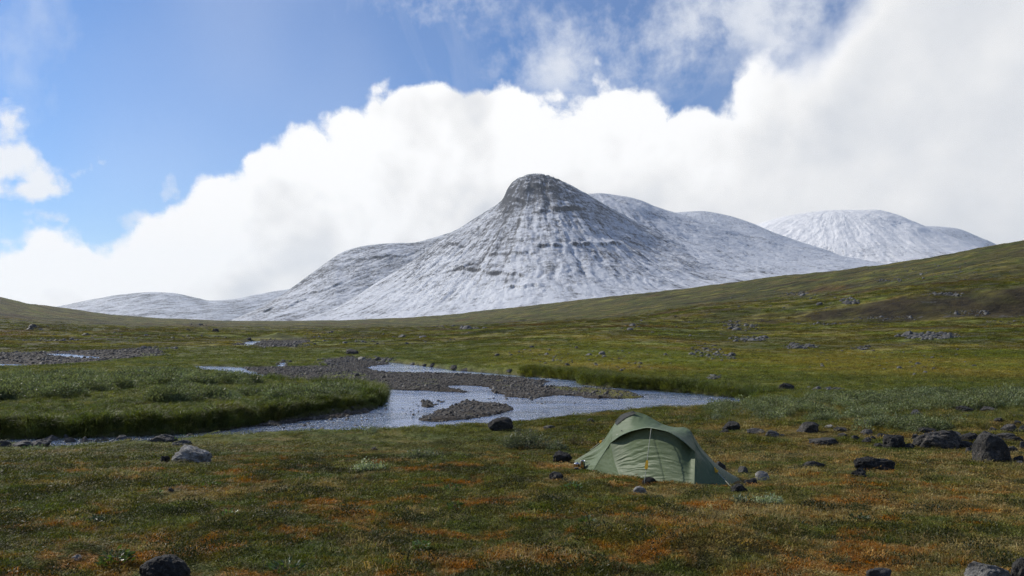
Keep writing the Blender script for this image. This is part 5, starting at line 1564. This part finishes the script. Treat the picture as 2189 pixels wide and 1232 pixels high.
def wr_roof(U, V):
    return 0.010 * fbm(U * 26, V * 5, 3, 23) * sstep(0.9, 0.0, V) + 0.006 * fbm(U * 8, V * 8, 3, 24)
def wr_side(U, V): return 0.006 * fbm(U * 4, V * 16, 3, 33)
def wr_foot(U, V): return 0.010 * fbm(U * 5, V * 7, 3, 43)

tent_part('vestibule_panel', coons(SIL, [T2, (1248, 1001, 13.85), B0], [T_, T2], SEAM, 64, 60, wr_tail, 0.03))
tent_part('side_panel', coons([J1, J1], [B0, (1298, 1017, 12.9), B1], [J1, (1289, 972, 13.15), (1277, 991, 13.25), B0], [J1, (1313, 985, 12.78), B1], 30, 36, wr_side, 0.01))
inset = [J1] + [tuple(np.array([p[0], p[1] + 3, p[2] + 0.16])) for p in HOOD[1:-1]] + [J2]
tent_part('door_panel', coons(inset, [B1, (1400, 1036, 11.88), B2], [J1, (1313, 985, 12.78), B1], [J2, (1485, 1004, 11.5), B2], 110, 90, wr_door, 0.035))
tent_part('roof_panel', coons(RIDGE, HOOD, [P1, (1309, 925, 13.1), J1], [H2, (1486, 957, 11.84), J2], 90, 44, wr_roof, 0.03, (-.2, -.5, .8)))
tent_part('foot_panel', coons([H2, H2], [B2, (1522, 1049, 11.38), RR], [H2, (1486, 957, 11.84), J2, (1485, 1004, 11.5), B2], FOOT, 40, 46, wr_foot, 0.02, (.3, -.8, .2)))
# rear side, mirrored across the ridge line
ax_a, ax_b = P3(*T_)[:2], P3(*RR)[:2]
ax_d = (ax_b - ax_a) / np.linalg.norm(ax_b - ax_a); ax_n = np.array([-ax_d[1], ax_d[0]])
def mirror(p):
    q = P3(*p); s = (q[:2] - ax_a) @ ax_n
    xy = q[:2] - 2 * s * ax_n
    return np.array([xy[0], xy[1], float(ground_z(np.array([xy[0]]), np.array([xy[1]]))[0]) + 0.02])
tent_part('rear_panel', coons([T_] + SIL[1:-1] + RIDGE + FOOT[1:], [P3(*T2), mirror(B0), mirror(B1), mirror(B2), P3(*RR)], [T_, T2], [RR, (1563, 1048.5, 11.45)], 90, 30, wr_roof, 0.05, (.8, .5, .2)))

def tube_obj(name, pts, rad, mat, parent, n=40, seg=6):
    c = curve(pts, n) - base_pt
    bmx = bmesh.new(); tube(bmx, [Vector(p) for p in c], rad, rad, seg)
    return bm_obj(name, bmx, mat, parent)
tube_obj('hood_edge', HOOD, 0.009, m_piping, tent)
tube_obj('pole_sleeve', [P1] + RIDGE[1:3], 0.014, m_dkfab, tent)
tube_obj('seam', SEAM[2:], 0.005, m_piping, tent)
# dark strip laid over the roof under the top of the hoop
tent_part('dark_strip', coons([(1314, 905, 13.24), (1329, 887.5, 13.14), (1353, 879.5, 12.94)], [(1318, 909, 13.1), (1338, 893, 12.99), (1362, 883, 12.86)], [(1314, 905, 13.24), (1318, 909, 13.1)], [(1353, 879.5, 12.94), (1362, 883, 12.86)], 24, 8, lambda U, V: 0.008 * fbm(U * 14, V * 2, 2, 55)), m_dkfab)
# dark floor edge showing under the foot end
tent_part('groundsheet', coons([(1495, 1040, 11.42), (1520, 1034, 11.45), (1555, 1044, 11.42)], [(1486, 1047, 11.3), (1522, 1051, 11.26), (1566, 1050, 11.36)], [(1495, 1040, 11.42), (1486, 1047, 11.3)], [(1555, 1044, 11.42), (1566, 1050, 11.36)], 20, 8), m_dkfab)

def tensioner(parent, a, b, t):
    """flat yellow webbing tab on a cord"""
    A, B = P3(*a) - base_pt, P3(*b) - base_pt
    c = A + (B - A) * t; d = (B - A) / np.linalg.norm(B - A)
    s_ = np.cross(d, [0.3, 1, 0]); s_ /= np.linalg.norm(s_); n_ = np.cross(d, s_)
    bmx = bmesh.new()
    prof = [(-.075, .008), (-.05, .018), (.045, .024), (.07, .012)]
    ring = []
    for q, wd in prof:
        ring.append([bmx.verts.new(c + d * q + s_ * wd * sx + n_ * 0.008 * sy) for sx, sy in ((-1, -1), (1, -1), (1, 1), (-1, 1))])
    for r0, r1 in zip(ring[:-1], ring[1:]):
        for k in range(4): bmx.faces.new((r0[k], r0[(k + 1) % 4], r1[(k + 1) % 4], r1[k]))
    bmx.faces.new(ring[0][::-1]); bmx.faces.new(ring[-1])
    bmesh.ops.recalc_face_normals(bmx, faces=bmx.faces)
    bm_obj('line_tensioner', bmx, m_yellow, parent, False)
for a, b, t in [((1392, 916, 12.02), (1377, 1036, 11.55), 0.66), ((1528, 1003, 11.68), (1572, 1051, 11.05), 0.04), ((1291, 940, 13.86), (1262, 962, 14.9), 0.22)]:
    gl_ = tube_obj('guy_line', [a, tuple((np.array(a) + np.array(b)) / 2), b], 0.0050, m_cord, tent, 8, 5)
    tensioner(gl_, a, b, t)
# pegs at the front edge
for px_, py_, d_ in ((1326, 1026, 12.42), (1268, 1010, 13.33)):
    p = P3(px_, py_, d_) - base_pt
    bmx = bmesh.new(); tube(bmx, [Vector(p + np.array([0, 0, -.12])), Vector(p + np.array([0, -.02, .03])), Vector(p + np.array([.02, -.05, .035]))], .007, .006, 6)
    bm_obj('tent_peg', bmx, m_orange, tent)
# small printed badges on the roof fabric
for px_, py_, d_, w_, h_, mm_ in ((1341, 913, 12.86, .040, .017, m_dkfab), (1329, 921, 12.88, .017, .013, m_dkfab), (1319, 929, 12.90, .014, .008, m_cord)):
    c = P3(px_, py_, d_ - .09) - base_pt
    e1 = np.array([.57, -.82, .10]); e2 = np.array([.25, .45, .85]); e2 = e2 / np.linalg.norm(e2)
    v = [c] + [c + e1 * w_ * math.cos(k * math.pi / 8) + e2 * h_ * math.sin(k * math.pi / 8) for k in range(16)]
    f = [(0, 1 + k, 1 + (k + 1) % 16) for k in range(16)]
    o = obj('badge', mesh_arrays('badge', v, f, False), mm_, tent)

# ------------------------------------------------------------------ cooking things under the raised tip of the tent
def lathe(bmx, prof, seg=20):
    rings = [[bmx.verts.new((r * math.cos(6.28319 * k / seg), r * math.sin(6.28319 * k / seg), z)) for k in range(seg)] for r, z in prof]
    for a, b in zip(rings[:-1], rings[1:]):
        for k in range(seg): bmx.faces.new((a[k], a[(k + 1) % seg], b[(k + 1) % seg], b[k]))
    bmx.faces.new(rings[0][::-1]); bmx.faces.new(rings[-1])
def at_ground(px, py):
    return tuple(float(v[0]) for v in ground_at(px, py))
cx0 = at_ground(1246, 1004)
cup = empty('metal_cup', (cx0[0], cx0[1], cx0[2] + .02)); tag(cup, 'tall silver metal cup standing under the raised tent tip', 'cup')
bmx = bmesh.new(); lathe(bmx, [(.036, 0), (.040, .004), (.042, .13), (.044, .134), (.038, .130), (.036, .01)]); bm_obj('body', bmx, m_metal, cup)
bmx = bmesh.new(); tube(bmx, [Vector((.042, 0, .11)), Vector((.072, 0, .10)), Vector((.074, 0, .05)), Vector((.042, 0, .03))], .004, .004, 6); bm_obj('handle', bmx, m_metal, cup)
cx1 = at_ground(1234, 1003)
pot = empty('cooking_pot', (cx1[0], cx1[1], cx1[2] + .03), 0.4); tag(pot, 'small shiny pot with lid left of the tall metal cup', 'pot')
bmx = bmesh.new(); lathe(bmx, [(.050, 0), (.056, .006), (.057, .060), (.060, .063)]); bm_obj('body', bmx, m_metal, pot)
bmx = bmesh.new(); lathe(bmx, [(.060, .064), (.055, .072), (.016, .080), (.010, .092), (.0, .093)]); bm_obj('lid', bmx, m_metal, pot)
cx2 = at_ground(1232, 1011)
stove = empty('camping_stove', (cx2[0], cx2[1], cx2[2] + .02), 0.7); tag(stove, 'black folding stove on the moss in front of the shiny pot', 'stove')
bmx = bmesh.new(); lathe(bmx, [(.028, .02), (.032, .025), (.030, .05), (.040, .055), (.038, .064), (.01, .066)]); bm_obj('burner', bmx, m_blackm, stove)
for k in range(3):
    a = k * 2.0944
    bmx = bmesh.new(); tube(bmx, [Vector((.02 * math.cos(a), .02 * math.sin(a), .04)), Vector((.085 * math.cos(a), .085 * math.sin(a), .035)), Vector((.095 * math.cos(a), .095 * math.sin(a), -.02))], .005, .004, 6)
    bm_obj('leg', bmx, m_blackm, stove)
bmx = bmesh.new(); tube(bmx, [Vector((.03, 0, .03)), Vector((.14, .02, .02)), Vector((.21, .09, .012))], .004, .004, 6); bm_obj('fuel_hose', bmx, m_metal, stove)
